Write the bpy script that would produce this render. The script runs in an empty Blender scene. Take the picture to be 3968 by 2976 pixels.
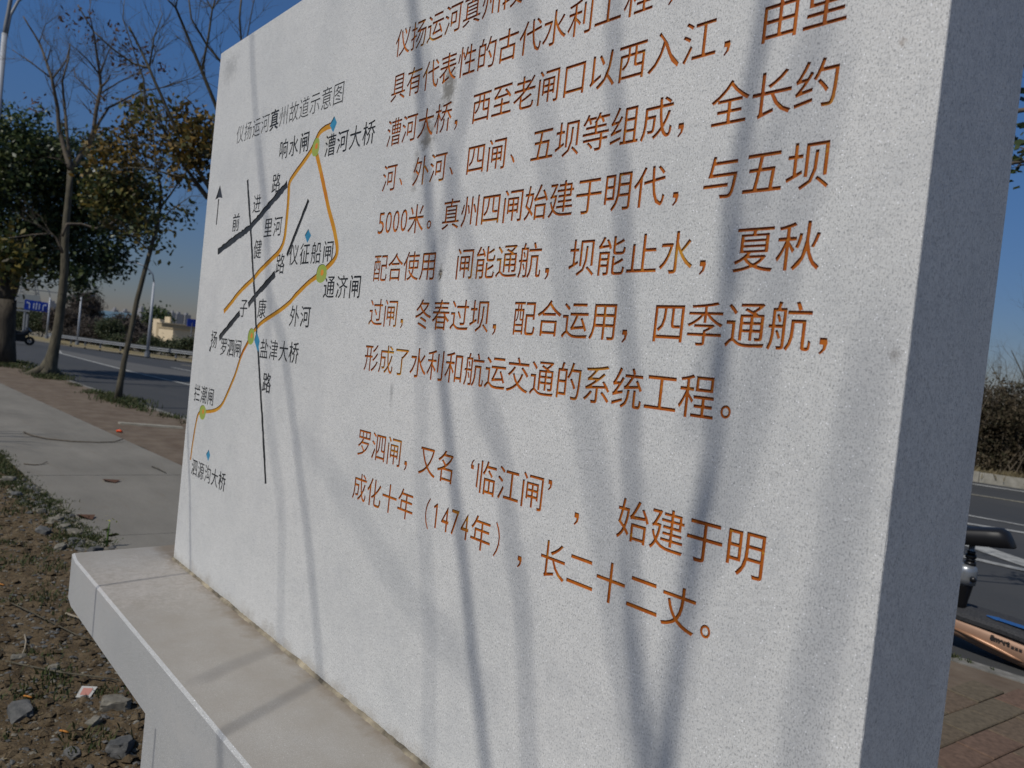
import bpy, math, random
import numpy as np
from mathutils import Vector, Matrix, noise
from mathutils.geometry import delaunay_2d_cdt

sc = bpy.context.scene
COL = sc.collection
R = math.radians

# ------------------------------------------------------------------ camera
CX = Vector((0.6638256, 0.7404393, 0.1052863))
CY = Vector((-0.0898288, -0.0608211, 0.9940984))
CF = Vector((-0.7424732, 0.6693657, -0.0261381))
FPX = 2850.5
EYE = Vector((0, 0, 1.5))
cd = bpy.data.cameras.new('camera'); cam = bpy.data.objects.new('camera', cd); COL.objects.link(cam)
m = Matrix((CX, CY, -CF)).transposed().to_4x4(); m.translation = EYE
cam.matrix_world = m
cd.sensor_width = 36; cd.lens = FPX / 3968 * 36
cd.clip_start = 0.02; cd.clip_end = 5000
cd.dof.use_dof = True; cd.dof.focus_distance = 1.35; cd.dof.aperture_fstop = 7.5
sc.camera = cam

# ------------------------------------------------------------------ light
SUN_EL = R(50); SUN_AZ = R(-5)      # the sun stands behind the viewer and just grazes the slab's right end
SV = Vector((-math.sin(SUN_AZ) * math.cos(SUN_EL), -math.cos(SUN_AZ) * math.cos(SUN_EL), math.sin(SUN_EL)))
w = bpy.data.worlds.new('World'); sc.world = w; w.use_nodes = True
nt = w.node_tree; nt.nodes.clear()
sky = nt.nodes.new('ShaderNodeTexSky'); sky.sky_type = 'NISHITA'; sky.sun_disc = False
sky.sun_elevation = SUN_EL
sky.sun_rotation = math.atan2(SV.x, SV.y)
sky.air_density = 1.1; sky.dust_density = 0.2; sky.ozone_density = 3.5; sky.altitude = 0
bg = nt.nodes.new('ShaderNodeBackground'); bg.inputs[1].default_value = 0.08
wo = nt.nodes.new('ShaderNodeOutputWorld')
tint = nt.nodes.new('ShaderNodeMix'); tint.data_type = 'RGBA'; tint.blend_type = 'MULTIPLY'; tint.inputs[0].default_value = 1.0
tc = nt.nodes.new('ShaderNodeTexCoord'); sz = nt.nodes.new('ShaderNodeSeparateXYZ'); cr = nt.nodes.new('ShaderNodeValToRGB')   # hand-set sky gain by height: darker horizon, warmer overhead to fill shade
nt.links.new(tc.outputs['Generated'], sz.inputs[0]); nt.links.new(sz.outputs[2], cr.inputs[0]); nt.links.new(cr.outputs[0], tint.inputs[7])
el = cr.color_ramp.elements; el.new(0.5)
for e_, (p_, c_) in zip(el, ((0.0, (.32, .305, .38)), (.34, (.40, .61, .86)), (1.0, (1.0, .92, .82)))): e_.position = p_; e_.color = (*c_, 1)
nt.links.new(sky.outputs[0], tint.inputs[6]); nt.links.new(tint.outputs[2], bg.inputs[0]); nt.links.new(bg.outputs[0], wo.inputs[0])
sd = bpy.data.lights.new('sun', 'SUN'); sd.energy = 3.15; sd.angle = R(0.53); sd.color = (1.0, 0.955, 0.885)
so = bpy.data.objects.new('sun', sd); COL.objects.link(so)
so.rotation_euler = SV.to_track_quat('Z', 'Y').to_euler(); so.location = (0, 0, 30)
sc.view_settings.view_transform = 'Standard'; sc.view_settings.look = 'None'
sc.view_settings.exposure = 0.0; sc.view_settings.gamma = 1.0
sc.view_settings.use_curve_mapping = False
sc.cycles.max_bounces = 6; sc.cycles.transparent_max_bounces = 8

# ------------------------------------------------------------------ material helpers
def mat(name, color, rough=0.8, metal=0.0, spec=0.3):
    mt = bpy.data.materials.new(name); mt.use_nodes = True
    b = mt.node_tree.nodes['Principled BSDF']
    b.inputs['Base Color'].default_value = (*color, 1); b.inputs['Roughness'].default_value = rough
    b.inputs['Metallic'].default_value = metal; b.inputs['Specular IOR Level'].default_value = spec
    return mt

class NB:
    def __init__(s, mt): s.t = mt.node_tree; s.b = s.t.nodes['Principled BSDF']
    def n(s, ty, **kw):
        x = s.t.nodes.new(ty)
        for k, v in kw.items():
            if k.startswith('i_'): x.inputs[k[2:].replace('_', ' ')].default_value = v
            else: setattr(x, k, v)
        return x
    def l(s, a, b): s.t.links.new(a, b)
    def pos(s, scale=(1, 1, 1)):
        g = s.n('ShaderNodeNewGeometry'); mp = s.n('ShaderNodeMapping'); mp.inputs['Scale'].default_value = scale
        s.l(g.outputs['Position'], mp.inputs[0]); return mp.outputs[0]
    def noise(s, scale, detail=4, rough=.6, vec=None, dist=0.0):
        x = s.n('ShaderNodeTexNoise'); x.inputs['Scale'].default_value = scale
        x.inputs['Detail'].default_value = detail; x.inputs['Roughness'].default_value = rough
        x.inputs['Distortion'].default_value = dist
        s.l(vec if vec is not None else s.pos(), x.inputs['Vector']); return x.outputs['Fac']
    def ramp(s, fac, stops):
        r = s.n('ShaderNodeValToRGB'); e = r.color_ramp.elements
        while len(e) < len(stops): e.new(0.5)
        for i, (p, c) in enumerate(stops):
            e[i].position = p; e[i].color = (*c, 1) if isinstance(c, tuple) else (c, c, c, 1)
        s.l(fac, r.inputs[0]); return r.outputs[0]
    def mix(s, fac, a, b, mode='MIX'):
        x = s.n('ShaderNodeMix', data_type='RGBA', blend_type=mode)
        for i, v in ((0, fac), (6, a), (7, b)):
            if isinstance(v, (int, float)): x.inputs[i].default_value = v
            elif isinstance(v, tuple): x.inputs[i].default_value = (*v, 1)
            else: s.l(v, x.inputs[i])
        return x.outputs[2]
    def math(s, op, a, b=0.0, c=None):
        x = s.n('ShaderNodeMath', operation=op)
        for i, v in enumerate((a, b) if c is None else (a, b, c)):
            if isinstance(v, (int, float)): x.inputs[i].default_value = v
            else: s.l(v, x.inputs[i])
        return x.outputs[0]
    def bump(s, h, strength, dist=0.001):
        x = s.n('ShaderNodeBump'); x.inputs['Strength'].default_value = strength; x.inputs['Distance'].default_value = dist
        s.l(h, x.inputs['Height']); s.l(x.outputs[0], s.b.inputs['Normal'])
    def col(s, c): s.l(c, s.b.inputs['Base Color'])

def two_tone(name, a, b, scale, rough=.85, bump=0.0, dist=.005, detail=6, lo=.35, hi=.65, metal=0, spec=.3, vs=(1, 1, 1)):
    mt = mat(name, a, rough, metal, spec); q = NB(mt)
    f = q.noise(scale, detail, .62, q.pos(vs)); q.col(q.ramp(f, [(lo, a), (hi, b)]))
    if bump: q.bump(f, bump, dist)
    return mt

# granite of the monument: pale grey with fine dark flecks, crystals with their sparkle painted white, sanding arcs and stains
def granite(name, base, base2, stains=(), fleck=.5, scratch=.14):
    mt = mat(name, base, .62, 0, .35); q = NB(mt)
    P = q.pos()
    big = q.noise(2.2, 5, .6, P); c = q.mix(q.ramp(big, [(.35, 0.0), (.68, 1.0)]), base, base2)
    mid = q.noise(70, 5, .7, P); c = q.mix(q.ramp(mid, [(.30, .26), (.52, 0.0)]), c, (.29, .295, .295))
    f1 = q.noise(520, 3, .65, q.pos((1, 1, .6))); c = q.mix(q.ramp(f1, [(.36, fleck * 1.3), (.47, 0.0)]), c, (.15, .155, .16))
    f2 = q.noise(300, 4, .7, q.pos((1.3, 1, .7))); c = q.mix(q.ramp(f2, [(.35, fleck * .85), (.47, 0.0)]), c, (.18, .19, .20))
    fl = q.noise(700, 2, .5, P); c = q.mix(q.ramp(fl, [(.54, 0.0), (.66, .6)]), c, (.74, .75, .75))
    v = q.n('ShaderNodeTexVoronoi'); v.inputs['Scale'].default_value = 520; q.l(P, v.inputs['Vector'])
    sx = q.n('ShaderNodeSeparateColor'); q.l(v.outputs['Color'], sx.inputs[0])
    pick = q.math('GREATER_THAN', sx.outputs[0], .978); near = q.math('LESS_THAN', v.outputs['Distance'], .42)
    cr = q.math('MULTIPLY', pick, near); c = q.mix(cr, c, (.95, .95, .95))
    # long fine scratches left by grinding, in three directions
    arcs = None
    for (an, s1_) in ((.25, 5.0), (-.5, 7.0), (1.2, 6.0), (2.2, 8.0)):
        mp = q.n('ShaderNodeMapping'); mp.inputs['Rotation'].default_value = (0, an, 0); mp.inputs['Scale'].default_value = (s1_, 1, 420)
        g = q.n('ShaderNodeNewGeometry'); nv_ = q.n('ShaderNodeTexNoise'); nv_.inputs['Scale'].default_value = 6; q.l(g.outputs['Position'], nv_.inputs['Vector'])
        ad = q.n('ShaderNodeVectorMath', operation='MULTIPLY_ADD'); ad.inputs[1].default_value = (.05, .05, .05); q.l(nv_.outputs['Color'], ad.inputs[0]); q.l(g.outputs['Position'], ad.inputs[2])
        q.l(ad.outputs[0], mp.inputs[0]); a = q.ramp(q.noise(1.0, 2, .5, mp.outputs[0]), [(.665, 0.0), (.70, 1.0)]); arcs = a if arcs is None else q.math('MAXIMUM', arcs, a)
    if scratch: c = q.mix(q.math('MULTIPLY', arcs, scratch), c, (.80, .81, .81))
    blot = q.noise(7, 6, .7, P); c = q.mix(q.ramp(blot, [(.30, .28), (.55, 0.0)]), c, (.36, .37, .38))
    if not scratch:                            # dust settled on the upward faces
        g = q.n('ShaderNodeNewGeometry'); sn = q.n('ShaderNodeSeparateXYZ'); q.l(g.outputs['Normal'], sn.inputs[0])
        dm = q.math('MULTIPLY', q.math('GREATER_THAN', sn.outputs[2], .8), q.ramp(q.noise(4.5, 6, .65, P), [(.25, .95), (.7, .55)])); c = q.mix(dm, c, (.245, .218, .182)); s2 = q.n('ShaderNodeSeparateXYZ'); q.l(P, s2.inputs[0]); nr = q.math('MULTIPLY', q.math('SUBTRACT', s2.outputs[1], .74), 16.0); nr = q.math('ADD', nr, q.math('MULTIPLY', q.math('SUBTRACT', q.noise(11, 5, .7, P), .5), 2.2)); c = q.mix(q.math('MULTIPLY', q.math('GREATER_THAN', sn.outputs[2], .8), q.ramp(nr, [(.25, 0.0), (1.0, .75)])), c, (.17, .130, .085))
    for (x, z, rx, rz, colr, k) in stains:
        g = q.n('ShaderNodeNewGeometry'); s_ = q.n('ShaderNodeSeparateXYZ'); q.l(g.outputs['Position'], s_.inputs[0])
        dx = q.math('DIVIDE', q.math('SUBTRACT', s_.outputs[0], x), rx); dz = q.math('DIVIDE', q.math('SUBTRACT', s_.outputs[2], z), rz)
        d = q.math('SQRT', q.math('ADD', q.math('MULTIPLY', dx, dx), q.math('MULTIPLY', dz, dz)))
        d = q.math('ADD', d, q.math('MULTIPLY', q.math('SUBTRACT', q.noise(60, 5, .75), .5), 3.2))
        c = q.mix(q.ramp(d, [(.25, k), (1.0, 0.0)]), c, colr)
    if scratch:                                # splashed dirt along the foot of the slab
        s2 = q.n('ShaderNodeSeparateXYZ'); q.l(P, s2.inputs[0]); nr = q.math('MULTIPLY', q.math('SUBTRACT', .815, s2.outputs[2]), 22.0); nr = q.math('ADD', nr, q.math('MULTIPLY', q.math('SUBTRACT', q.noise(16, 6, .75, P), .5), 2.4)); c = q.mix(q.ramp(nr, [(.2, 0.0), (1.0, .55)]), c, (.27, .235, .18))
    q.col(c)
    h = q.math('ADD', q.math('MULTIPLY', q.noise(300, 5, .75, P), .6), q.math('MULTIPLY', mid, .5))
    q.bump(h, .5, .0014)
    rr = q.math('SUBTRACT', .62, q.math('MULTIPLY', cr, .5)); q.l(rr, q.b.inputs['Roughness'])
    return mt

STN = [(-1.150, 2.005, .028, .052, (.16, .15, .13), .85), (-1.205, 1.925, .03, .04, (.17, .15, .12), .8),
       (-1.235, 1.855, .012, .05, (.2, .19, .17), .6), (-1.116, 1.655, .010, .016, (.13, .12, .10), .9),
       (-.305, 1.97, .006, .05, (.20, .17, .13), .4), (-.335, 1.88, .005, .007, (.22, .15, .10), .5),
       (-.315, 2.03, .012, .05, (.2, .18, .15), .5), (-2.30, 2.30, .07, .05, (.27, .27, .26), .5),
       (-1.62, 1.98, .03, .03, (.5, .47, .38), .4), (-.305, 1.55, .008, .012, (.22, .2, .18), .5), (-1.24,1.42,.008,.03,(.2,.2,.2),.5)]
M = {}
M['slab'] = granite('pale_granite', (.60, .60, .575), (.67, .66, .63), STN, .55)
M['cap'] = granite('cap_granite', (.36, .36, .345), (.42, .415, .395), [(-1.3, .70, .5, .05, (.44, .43, .41), .5), (-2.2, .9, .3, .2, (.46, .42, .39), .4)], .38, 0)
M['mortar'] = two_tone('stained_mortar', (.36, .31, .22), (.07, .06, .045), 14, .9, .6, .004)

def paint(name, a, b, c, rough=.5):
    mt = mat(name, a, rough, 0, .22); q = NB(mt)
    f = q.noise(28, 3, .6); g = q.noise(7, 3, .6)
    k = q.mix(q.ramp(f, [(.38, 0.0), (.66, 1.0)]), a, b)
    k = q.mix(q.ramp(g, [(.60, 0.0), (.72, .9)]), k, c); k = q.mix(q.ramp(q.noise(110, 4, .7), [(.60, 0.0), (.70, .7)]), k, c); q.col(k)
    q.bump(q.noise(500, 3), .3, .0006); return mt
M['orange_paint'] = paint('orange_groove_paint', (.44, .128, .014), (.33, .080, .010), (.54, .31, .04))
M['black_paint'] = paint('black_groove_paint', (.030, .032, .034), (.05, .052, .055), (.085, .088, .09), .45)
M['grey_paint'] = paint('faded_black_paint', (.075, .077, .08), (.12, .12, .12), (.2, .2, .2), .6)
M['river_paint'] = paint('amber_river_paint', (.50, .225, .018), (.55, .28, .03), (.47, .13, .012))
M['green_paint'] = paint('green_marker_paint', (.28, .36, .07), (.33, .38, .09), (.42, .25, .05), .5)
M['blue_paint'] = paint('blue_marker_paint', (.04, .20, .33), (.05, .26, .42), (.03, .13, .22), .5)
M['dot_paint'] = paint('orange_dot_paint', (.68, .25, .04), (.6, .2, .04), (.6, .3, .08), .5)
M['worn_groove'] = two_tone('worn_groove', (.36, .36, .35), (.22, .17, .10), 200, .8)

M['soil'] = mat('dry_soil', (.1, .08, .06), .95, 0, .15)
q = NB(M['soil']); a = q.noise(9, 6, .65); b_ = q.noise(90, 6, .75)
c = q.ramp(a, [(.3, (.070, .048, .026)), (.5, (.120, .086, .048)), (.7, (.170, .128, .078))])
c = q.mix(q.ramp(b_, [(.34, .75), (.52, 0.0)]), c, (.045, .040, .034)); c = q.mix(q.ramp(b_, [(.58, 0.0), (.75, .6)]), c, (.25, .22, .18))
q.col(c); q.bump(b_, .9, .012)
M['concrete'] = mat('sidewalk_concrete', (.3, .29, .27), .9, 0, .2)
q = NB(M['concrete']); a = q.noise(.9, 5, .6, q.pos((1, 2.4, 1))); b_ = q.noise(70, 5, .7); d = q.noise(5, 5, .7, q.pos((.5, 2.2, 1)))
c = q.ramp(a, [(.3, (.150, .140, .120)), (.7, (.210, .196, .168))]); c = q.mix(q.ramp(b_, [(.35, .35), (.5, 0.0)]), c, (.09, .085, .078))
c = q.mix(q.ramp(d, [(.56, 0.0), (.75, .45)]), c, (.15, .12, .085)); q.col(c); q.bump(b_, .4, .003)
M['kerb'] = two_tone('kerb_concrete', (.12, .115, .10), (.20, .19, .17), 14, .9, .5, .006)
M['kerb_pale'] = two_tone('kerb_concrete_pale', (.22, .205, .165), (.32, .30, .25), 6, .9, .4, .006)
def asphalt(name, k, worn):
    mt = mat(name, k, .82, 0, .3); q = NB(mt)
    a = q.noise(.35, 5, .6, q.pos((.5, 1.6, 1))); b_ = q.noise(160, 3, .7); c = q.mix(q.ramp(a, [(.3, 0.0), (.7, 1.0)]), k, worn)
    c = q.mix(q.ramp(b_, [(.36, .5), (.6, 0.0)]), c, tuple(x * .5 for x in k)); q.col(c); q.bump(b_, .5, .004); return mt
M['asphalt'] = asphalt('asphalt', (.046, .048, .050), (.068, .067, .065))
M['asphalt_pale'] = asphalt('dusty_asphalt', (.094, .092, .086), (.118, .114, .106))
M['line'] = two_tone('road_paint', (.34, .34, .32), (.20, .20, .19), 6, .8, 0, lo=.42, hi=.62)
M['line_y'] = two_tone('road_paint_yellowed', (.34, .31, .22), (.2, .19, .15), 5, .8)
M['strip'] = two_tone('planting_strip_soil', (.100, .072, .050), (.150, .118, .086), 3.2, .95, .8, .02)
M['terrain'] = two_tone('far_field', (.17, .145, .10), (.22, .19, .13), .05, .95)
M['verge'] = two_tone('dry_verge', (.23, .17, .08), (.17, .15, .08), 2.5, .95, .5, .02)
for i, c in enumerate(((.138, .100, .068), (.128, .098, .066), (.148, .094, .066), (.130, .104, .070))):
    M['brick%d' % i] = two_tone('paving_brick_%s' % ('red', 'brown', 'rust', 'buff')[i], c, tuple(x * .62 for x in c), 38, .92, .5, .004)
def bark(name, a, b, sc_=14):
    return two_tone(name, a, b, sc_, .9, .9, .02, vs=(1, 1, .25))
M['bark_grey'] = bark('grey_bark', (.050, .044, .032), (.120, .105, .070))
M['bark_dark'] = bark('dark_bark', (.045, .038, .030), (.085, .072, .055))
M['bark_pale'] = bark('pale_bark', (.075, .062, .046), (.14, .115, .085))
def leafmat(name, cols, rough=.5, trans=.25):
    mt = mat(name, cols[0], rough, 0, .35); q = NB(mt)
    g = q.n('ShaderNodeNewGeometry'); st = [((i + .5) / len(cols), c) for i, c in enumerate(cols)]
    q.col(q.ramp(g.outputs['Random Per Island'], st))
    if trans:
        tr = q.n('ShaderNodeBsdfTranslucent'); r_ = q.ramp(g.outputs['Random Per Island'], [(p, tuple(x * 1.4 for x in c)) for p, c in st]); q.l(r_, tr.inputs[0])
        ms = q.n('ShaderNodeMixShader'); ms.inputs[0].default_value = trans
        out = q.t.nodes['Material Output']; q.l(q.b.outputs[0], ms.inputs[1]); q.l(tr.outputs[0], ms.inputs[2]); q.l(ms.outputs[0], out.inputs[0])
    return mt
M['leaf_dark'] = leafmat('evergreen_leaves', [(.020, .034, .016), (.032, .054, .020), (.055, .084, .028), (.115, .135, .050)], .4)
M['leaf_mixed'] = leafmat('turning_leaves', [(.026, .040, .014), (.045, .064, .020), (.085, .098, .028), (.145, .135, .036), (.19, .14, .030), (.05, .042, .018)], .6)
M['leaf_ochre'] = leafmat('ochre_leaves', [(.16, .095, .018), (.20, .125, .022), (.09, .065, .018), (.07, .072, .022), (.05, .04, .016)], .6)
M['leaf_brown'] = leafmat('withered_leaves', [(.085, .045, .028), (.12, .06, .035), (.06, .035, .022)], .8)
M['grass'] = leafmat('short_grass', [(.040, .058, .016), (.062, .080, .022), (.10, .092, .038), (.028, .042, .012)], .7)
M['grass_dry'] = leafmat('dry_grass', [(.20, .165, .09), (.26, .21, .12), (.15, .12, .06)], .8)
M['bush_green'] = leafmat('bush_leaves', [(.028, .042, .018), (.045, .060, .024), (.065, .070, .030)], .6, .15)
M['bush_brown'] = leafmat('bare_bush_twigs', [(.075, .062, .052), (.10, .080, .065), (.055, .048, .042)], .9, .1)
M['thicket'] = leafmat('thicket_leaves', [(.050, .038, .022), (.070, .052, .030), (.040, .040, .018), (.085, .064, .038)], .8, .15)
M['galv'] = mat('galvanised_steel', (.20, .21, .22), .6, .3, .3)
M['pole'] = mat('pale_pole_paint', (.34, .36, .39), .5, .1, .4)
M['black_metal'] = mat('black_metal', (.012, .012, .013), .35, .4, .5)
M['rubber'] = mat('black_rubber', (.015, .015, .016), .7, 0, .3)
M['vinyl'] = mat('black_vinyl', (.010, .010, .011), .45, 0, .25)
M['copper'] = two_tone('copper_paint', (.27, .160, .105), (.31, .185, .12), 3, .5, 0, metal=.15)
M['copper_crease'] = mat('copper_paint_crease', (.36, .19, .105), .38, .3, .5)  # redder copper for the crease line on the flank
M['silver'] = mat('silver_shell', (.26, .275, .29), .34, .6, .5)
M['mat_grey'] = two_tone('rubber_deck_mat', (.022, .023, .025), (.05, .05, .052), 90, .85, .5, .003)
M['blue'] = mat('blue_print', (.022, .085, .24), .7, 0, .2)
M['sign_blue'] = mat('sign_blue', (.012, .045, .32), .5, 0, .3)
M['white'] = mat('white_print', (.62, .66, .72), .6)
M['ink'] = mat('black_ink', (.03, .026, .024), .5)
M['beige'] = two_tone('beige_render', (.34, .27, .165), (.40, .32, .20), 1.0, .9)
M['cream'] = two_tone('cream_render', (.58, .47, .31), (.64, .53, .36), 1.0, .9)
M['window'] = mat('dark_glass', (.03, .035, .04), .15, 0, .6)
M['roof_blue'] = mat('blue_sheet_roof', (.10, .16, .20), .6)
M['panel_back'] = mat('sign_back', (.36, .37, .34), .6)
M['town'] = mat('town_blocks_hazed', (.25, .25, .26), .9)  # distance haze put into the colour: greyed walls
M['hill'] = two_tone('wooded_ridge', (.035, .045, .030), (.06, .065, .045), .02, .95)
M['red_plastic'] = mat('red_lamp', (.65, .08, .02), .4)
M['rock_pale'] = two_tone('pale_rubble', (.115, .102, .078), (.20, .185, .150), 22, .9, .8, .01)
M['rock_dark'] = two_tone('dark_rubble', (.065, .066, .064), (.125, .122, .115), 22, .9, .8, .01)
M['paper'] = mat('scrap_paper', (.42, .41, .38), .8); M['paper_red'] = mat('faded_red_print', (.42, .19, .15), .8)
M['orange_bit'] = mat('orange_scrap', (.42, .17, .03), .7); M['twig'] = mat('dry_twig', (.27, .23, .17), .9)
M['yellow_flower'] = mat('yellow_petals', (.60, .55, .04), .6); M['stem'] = mat('green_stem', (.10, .16, .04), .6)

# ------------------------------------------------------------------ object helpers
def tag(o, label=None, cat=None, group=None, kind=None):
    if label: o['label'] = label
    if cat: o['category'] = cat
    if group: o['group'] = group
    if kind: o['kind'] = kind
    return o
def root(name, loc, label, cat, group=None):
    o = bpy.data.objects.new(name, None); COL.objects.link(o); o.location = loc; o.empty_display_size = .1
    return tag(o, label, cat, group)
def world_of(o):
    mtx = Matrix.Translation(o.location) if o.rotation_euler == o.rotation_euler.__class__((0, 0, 0)) else o.matrix_basis.copy()
    return (world_of(o.parent) @ o.matrix_parent_inverse @ mtx) if o.parent else mtx
def link_mesh(name, me, mt=None, parent=None, smooth=False):
    if mt is not None and not len(me.materials): me.materials.append(mt)
    if smooth: me.polygons.foreach_set('use_smooth', [True] * len(me.polygons))
    o = bpy.data.objects.new(name, me); COL.objects.link(o)
    if parent is not None:
        o.parent = parent; o.matrix_parent_inverse = world_of(parent).inverted()
    return o
def pd(name, vs, fs, mt=None, parent=None, smooth=False):
    me = bpy.data.meshes.new(name); me.from_pydata([tuple(v) for v in vs], [], fs); me.update()
    return link_mesh(name, me, mt, parent, smooth)
def tree_copy(o, parent=None):
    c = o.copy(); COL.objects.link(c); c.parent = parent
    for ch in list(o.children): tree_copy(ch, c)
    return c

class MB:
    def __init__(s): s.v = []; s.f = []
    def box(s, x0, x1, y0, y1, z0, z1):
        n = len(s.v); s.v += [(x, y, z) for z in (z0, z1) for x, y in ((x0, y0), (x1, y0), (x1, y1), (x0, y1))]
        s.f += [tuple(n + i for i in q) for q in ((3, 2, 1, 0), (4, 5, 6, 7), (0, 1, 5, 4), (1, 2, 6, 5), (2, 3, 7, 6), (3, 0, 4, 7))]; return s
    def obox(s, c, u, v_, w_, a, b, h):
        c, u, v_, w_ = Vector(c), Vector(u), Vector(v_), Vector(w_); n = len(s.v)
        s.v += [tuple(c + u * (a * i) + v_ * (b * j) + w_ * (h * k)) for k in (-.5, .5) for i, j in ((-.5, -.5), (.5, -.5), (.5, .5), (-.5, .5))]
        s.f += [tuple(n + i for i in q) for q in ((3, 2, 1, 0), (4, 5, 6, 7), (0, 1, 5, 4), (1, 2, 6, 5), (2, 3, 7, 6), (3, 0, 4, 7))]; return s
    def tube(s, pts, rad, n=6, cap=True):
        pts = [Vector(p) for p in pts]
        if isinstance(rad, (int, float)): rad = [rad] * len(pts)
        base = len(s.v); up = None
        for i, p in enumerate(pts):
            d = (pts[min(i + 1, len(pts) - 1)] - pts[max(i - 1, 0)])
            if d.length < 1e-9: d = Vector((0, 0, 1))
            d.normalize()
            if up is None: up = d.orthogonal().normalized()
            else:
                up = up - d * up.dot(d); up = up.normalized() if up.length > 1e-6 else d.orthogonal().normalized()
            sd_ = d.cross(up)
            for k in range(n):
                a = 2 * math.pi * k / n; s.v.append(tuple(p + (up * math.cos(a) + sd_ * math.sin(a)) * rad[i]))
        for i in range(len(pts) - 1):
            for k in range(n):
                a, b = base + i * n + k, base + i * n + (k + 1) % n; s.f.append((a, b, b + n, a + n))
        if cap:
            s.f.append(tuple(base + k for k in range(n))[::-1]); s.f.append(tuple(base + (len(pts) - 1) * n + k for k in range(n)))
        return s
    def poly(s, pts):
        n = len(s.v); s.v += [tuple(p) for p in pts]; s.f.append(tuple(range(n, n + len(pts)))); return s
    def prism(s, pts, z0, z1):
        k = len(pts); n = len(s.v); s.v += [(x, y, z0) for x, y in pts] + [(x, y, z1) for x, y in pts]
        s.f.append(tuple(range(n, n + k))[::-1]); s.f.append(tuple(range(n + k, n + 2 * k)))
        for i in range(k): j = (i + 1) % k; s.f.append((n + i, n + j, n + k + j, n + k + i))
        return s
    def loft(s, rings, cap=True):
        n = len(rings[0]); base = len(s.v)
        for r in rings: s.v += [tuple(p) for p in r]
        for i in range(len(rings) - 1):
            for k in range(n):
                a, b = base + i * n + k, base + i * n + (k + 1) % n; s.f.append((a, b, b + n, a + n))
        if cap: s.f.append(tuple(base + k for k in range(n))[::-1]); s.f.append(tuple(base + (len(rings) - 1) * n + k for k in range(n)))
        return s
    def build(s, name, mt, parent=None, smooth=False): return pd(name, s.v, s.f, mt, parent, smooth)

def at(px, py, dist):
    """a point measured on the photograph (4:3 pixels, 3968 wide) put at its real horizontal distance"""
    d = CF * FPX + CX * (px - 1984) - CY * (py - 1488)
    return EYE + d * (dist / math.hypot(d.x, d.y))
def ground_at(px, py, z=0.0):
    d = CF * FPX + CX * (px - 1984) - CY * (py - 1488)
    return EYE + d * ((z - EYE.z) / d.z)

# ================================================================== GROUND
RD = -0.11                      # road surface, pavement is 0
k = (1.5 - RD) / 1.5
rd = lambda x, y: (x * k, y * k)
# terrain sheet to the horizon
vs = []; fs = []; N = 72
rings = [0.0, 8, 20, 40, 70, 110, 180, 320, 700, 1500, 3000]
for r in rings:
    for i in range(N):
        a = 2 * math.pi * i / N; z = -0.16 - max(0, r - 55) * .022 if r < 200 else -0.16 - 145 * .022
        vs.append((r * math.cos(a), r * math.sin(a), z))
for j in range(len(rings) - 1):
    for i in range(N): a, b = j * N + i, j * N + (i + 1) % N; fs.append((a, b, b + N, a + N))
tag(pd('terrain', vs, fs, M['terrain']), kind='structure')

near = [(-90, -9.0), (-60, -1.2), (-42, 2.0), (-30, 3.3), (-24.7, 3.72), (-21.5, 3.93), (-16.9, 4.14), (-13.1, 4.33), (-6, 4.86), (-1.4, 5.17), (8, 5.8), (40, 8.0)]
far = [(-90, -2.0), (-70, 3.6), (-58, 6.2), (-48.5, 7.9), (-43, 8.9), (-38.2, 10.1), (-35.9, 11.6), (-20, 15.3), (-5.1, 18.63), (8, 21.5), (40, 28.0)]
far = [rd(*p) for p in far]
def interp(line, x):
    for (x0, y0), (x1, y1) in zip(line, line[1:]):
        if x <= x1: break
    return y0 + (y1 - y0) * (x - x0) / (x1 - x0)
def strip(name, A, B, z, mt, xs=None, kind='structure'):
    xs = xs or sorted(set([p[0] for p in A] + [p[0] for p in B]))
    v = []; f = []
    for x in xs: v += [(x, interp(A, x), z), (x, interp(B, x), z)]
    for i in range(len(xs) - 1): f.append((2 * i, 2 * i + 2, 2 * i + 3, 2 * i + 1))
    return tag(pd(name, v, f, mt), kind=kind)
xs = [x for x in np.linspace(-93, 42, 60)]
road = strip('road', near, far, RD, M['asphalt'], xs)
# pale worn band and painted lines lie on the road
band_lo = [rd(*p) for p in [(-39, 7.0), (-34.97, 6.43), (-30.7, 6.54), (-25.4, 6.66), (-22.95, 7.1), (-12, 8.1), (-2.33, 8.83), (3, 9.3)]]
band_hi = [rd(*p) for p in [(-39, 7.1), (-32.1, 8.0), (-27.9, 9.1), (-20, 9.5), (-12, 9.6), (-2.54, 9.4), (3, 9.35)]]
strip('worn_road_band', band_lo, band_hi, RD + .004, M['asphalt_pale'], list(np.linspace(-41.5, -9, 24)))
def line_strip(pts, wid, mt, name='road_marking', z=RD + .008):
    pts = [Vector((*rd(*p), z)) for p in pts]; v = []; f = []
    for i, p in enumerate(pts):
        d = (pts[min(i + 1, len(pts) - 1)] - pts[max(0, i - 1)]).normalized(); n = Vector((-d.y, d.x, 0)) * wid / 2
        v += [p + n, p - n]
    for i in range(len(pts) - 1): f.append((2 * i, 2 * i + 1, 2 * i + 3, 2 * i + 2))
    return tag(pd(name, v, f, mt), kind='structure')
line_strip([(-38, 6.9), (-34.97, 6.43), (-30.7, 6.54), (-25.4, 6.66), (-18, 7.3), (-8, 8.25), (-2.33, 8.75), (-1.0, 8.85)], .16, M['line'])
line_strip([(-9, 12.6), (-6, 11.2), (-3.4, 10.0), (-2.54, 9.6), (-1.98, 9.2), (-1.0, 8.6)], .34, M['line'])
line_strip([(-30, 9.3), (-12, 10.6), (-3.11, 11.4), (-2.57, 11.62), (6, 12.7)], .17, M['line'])
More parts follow.
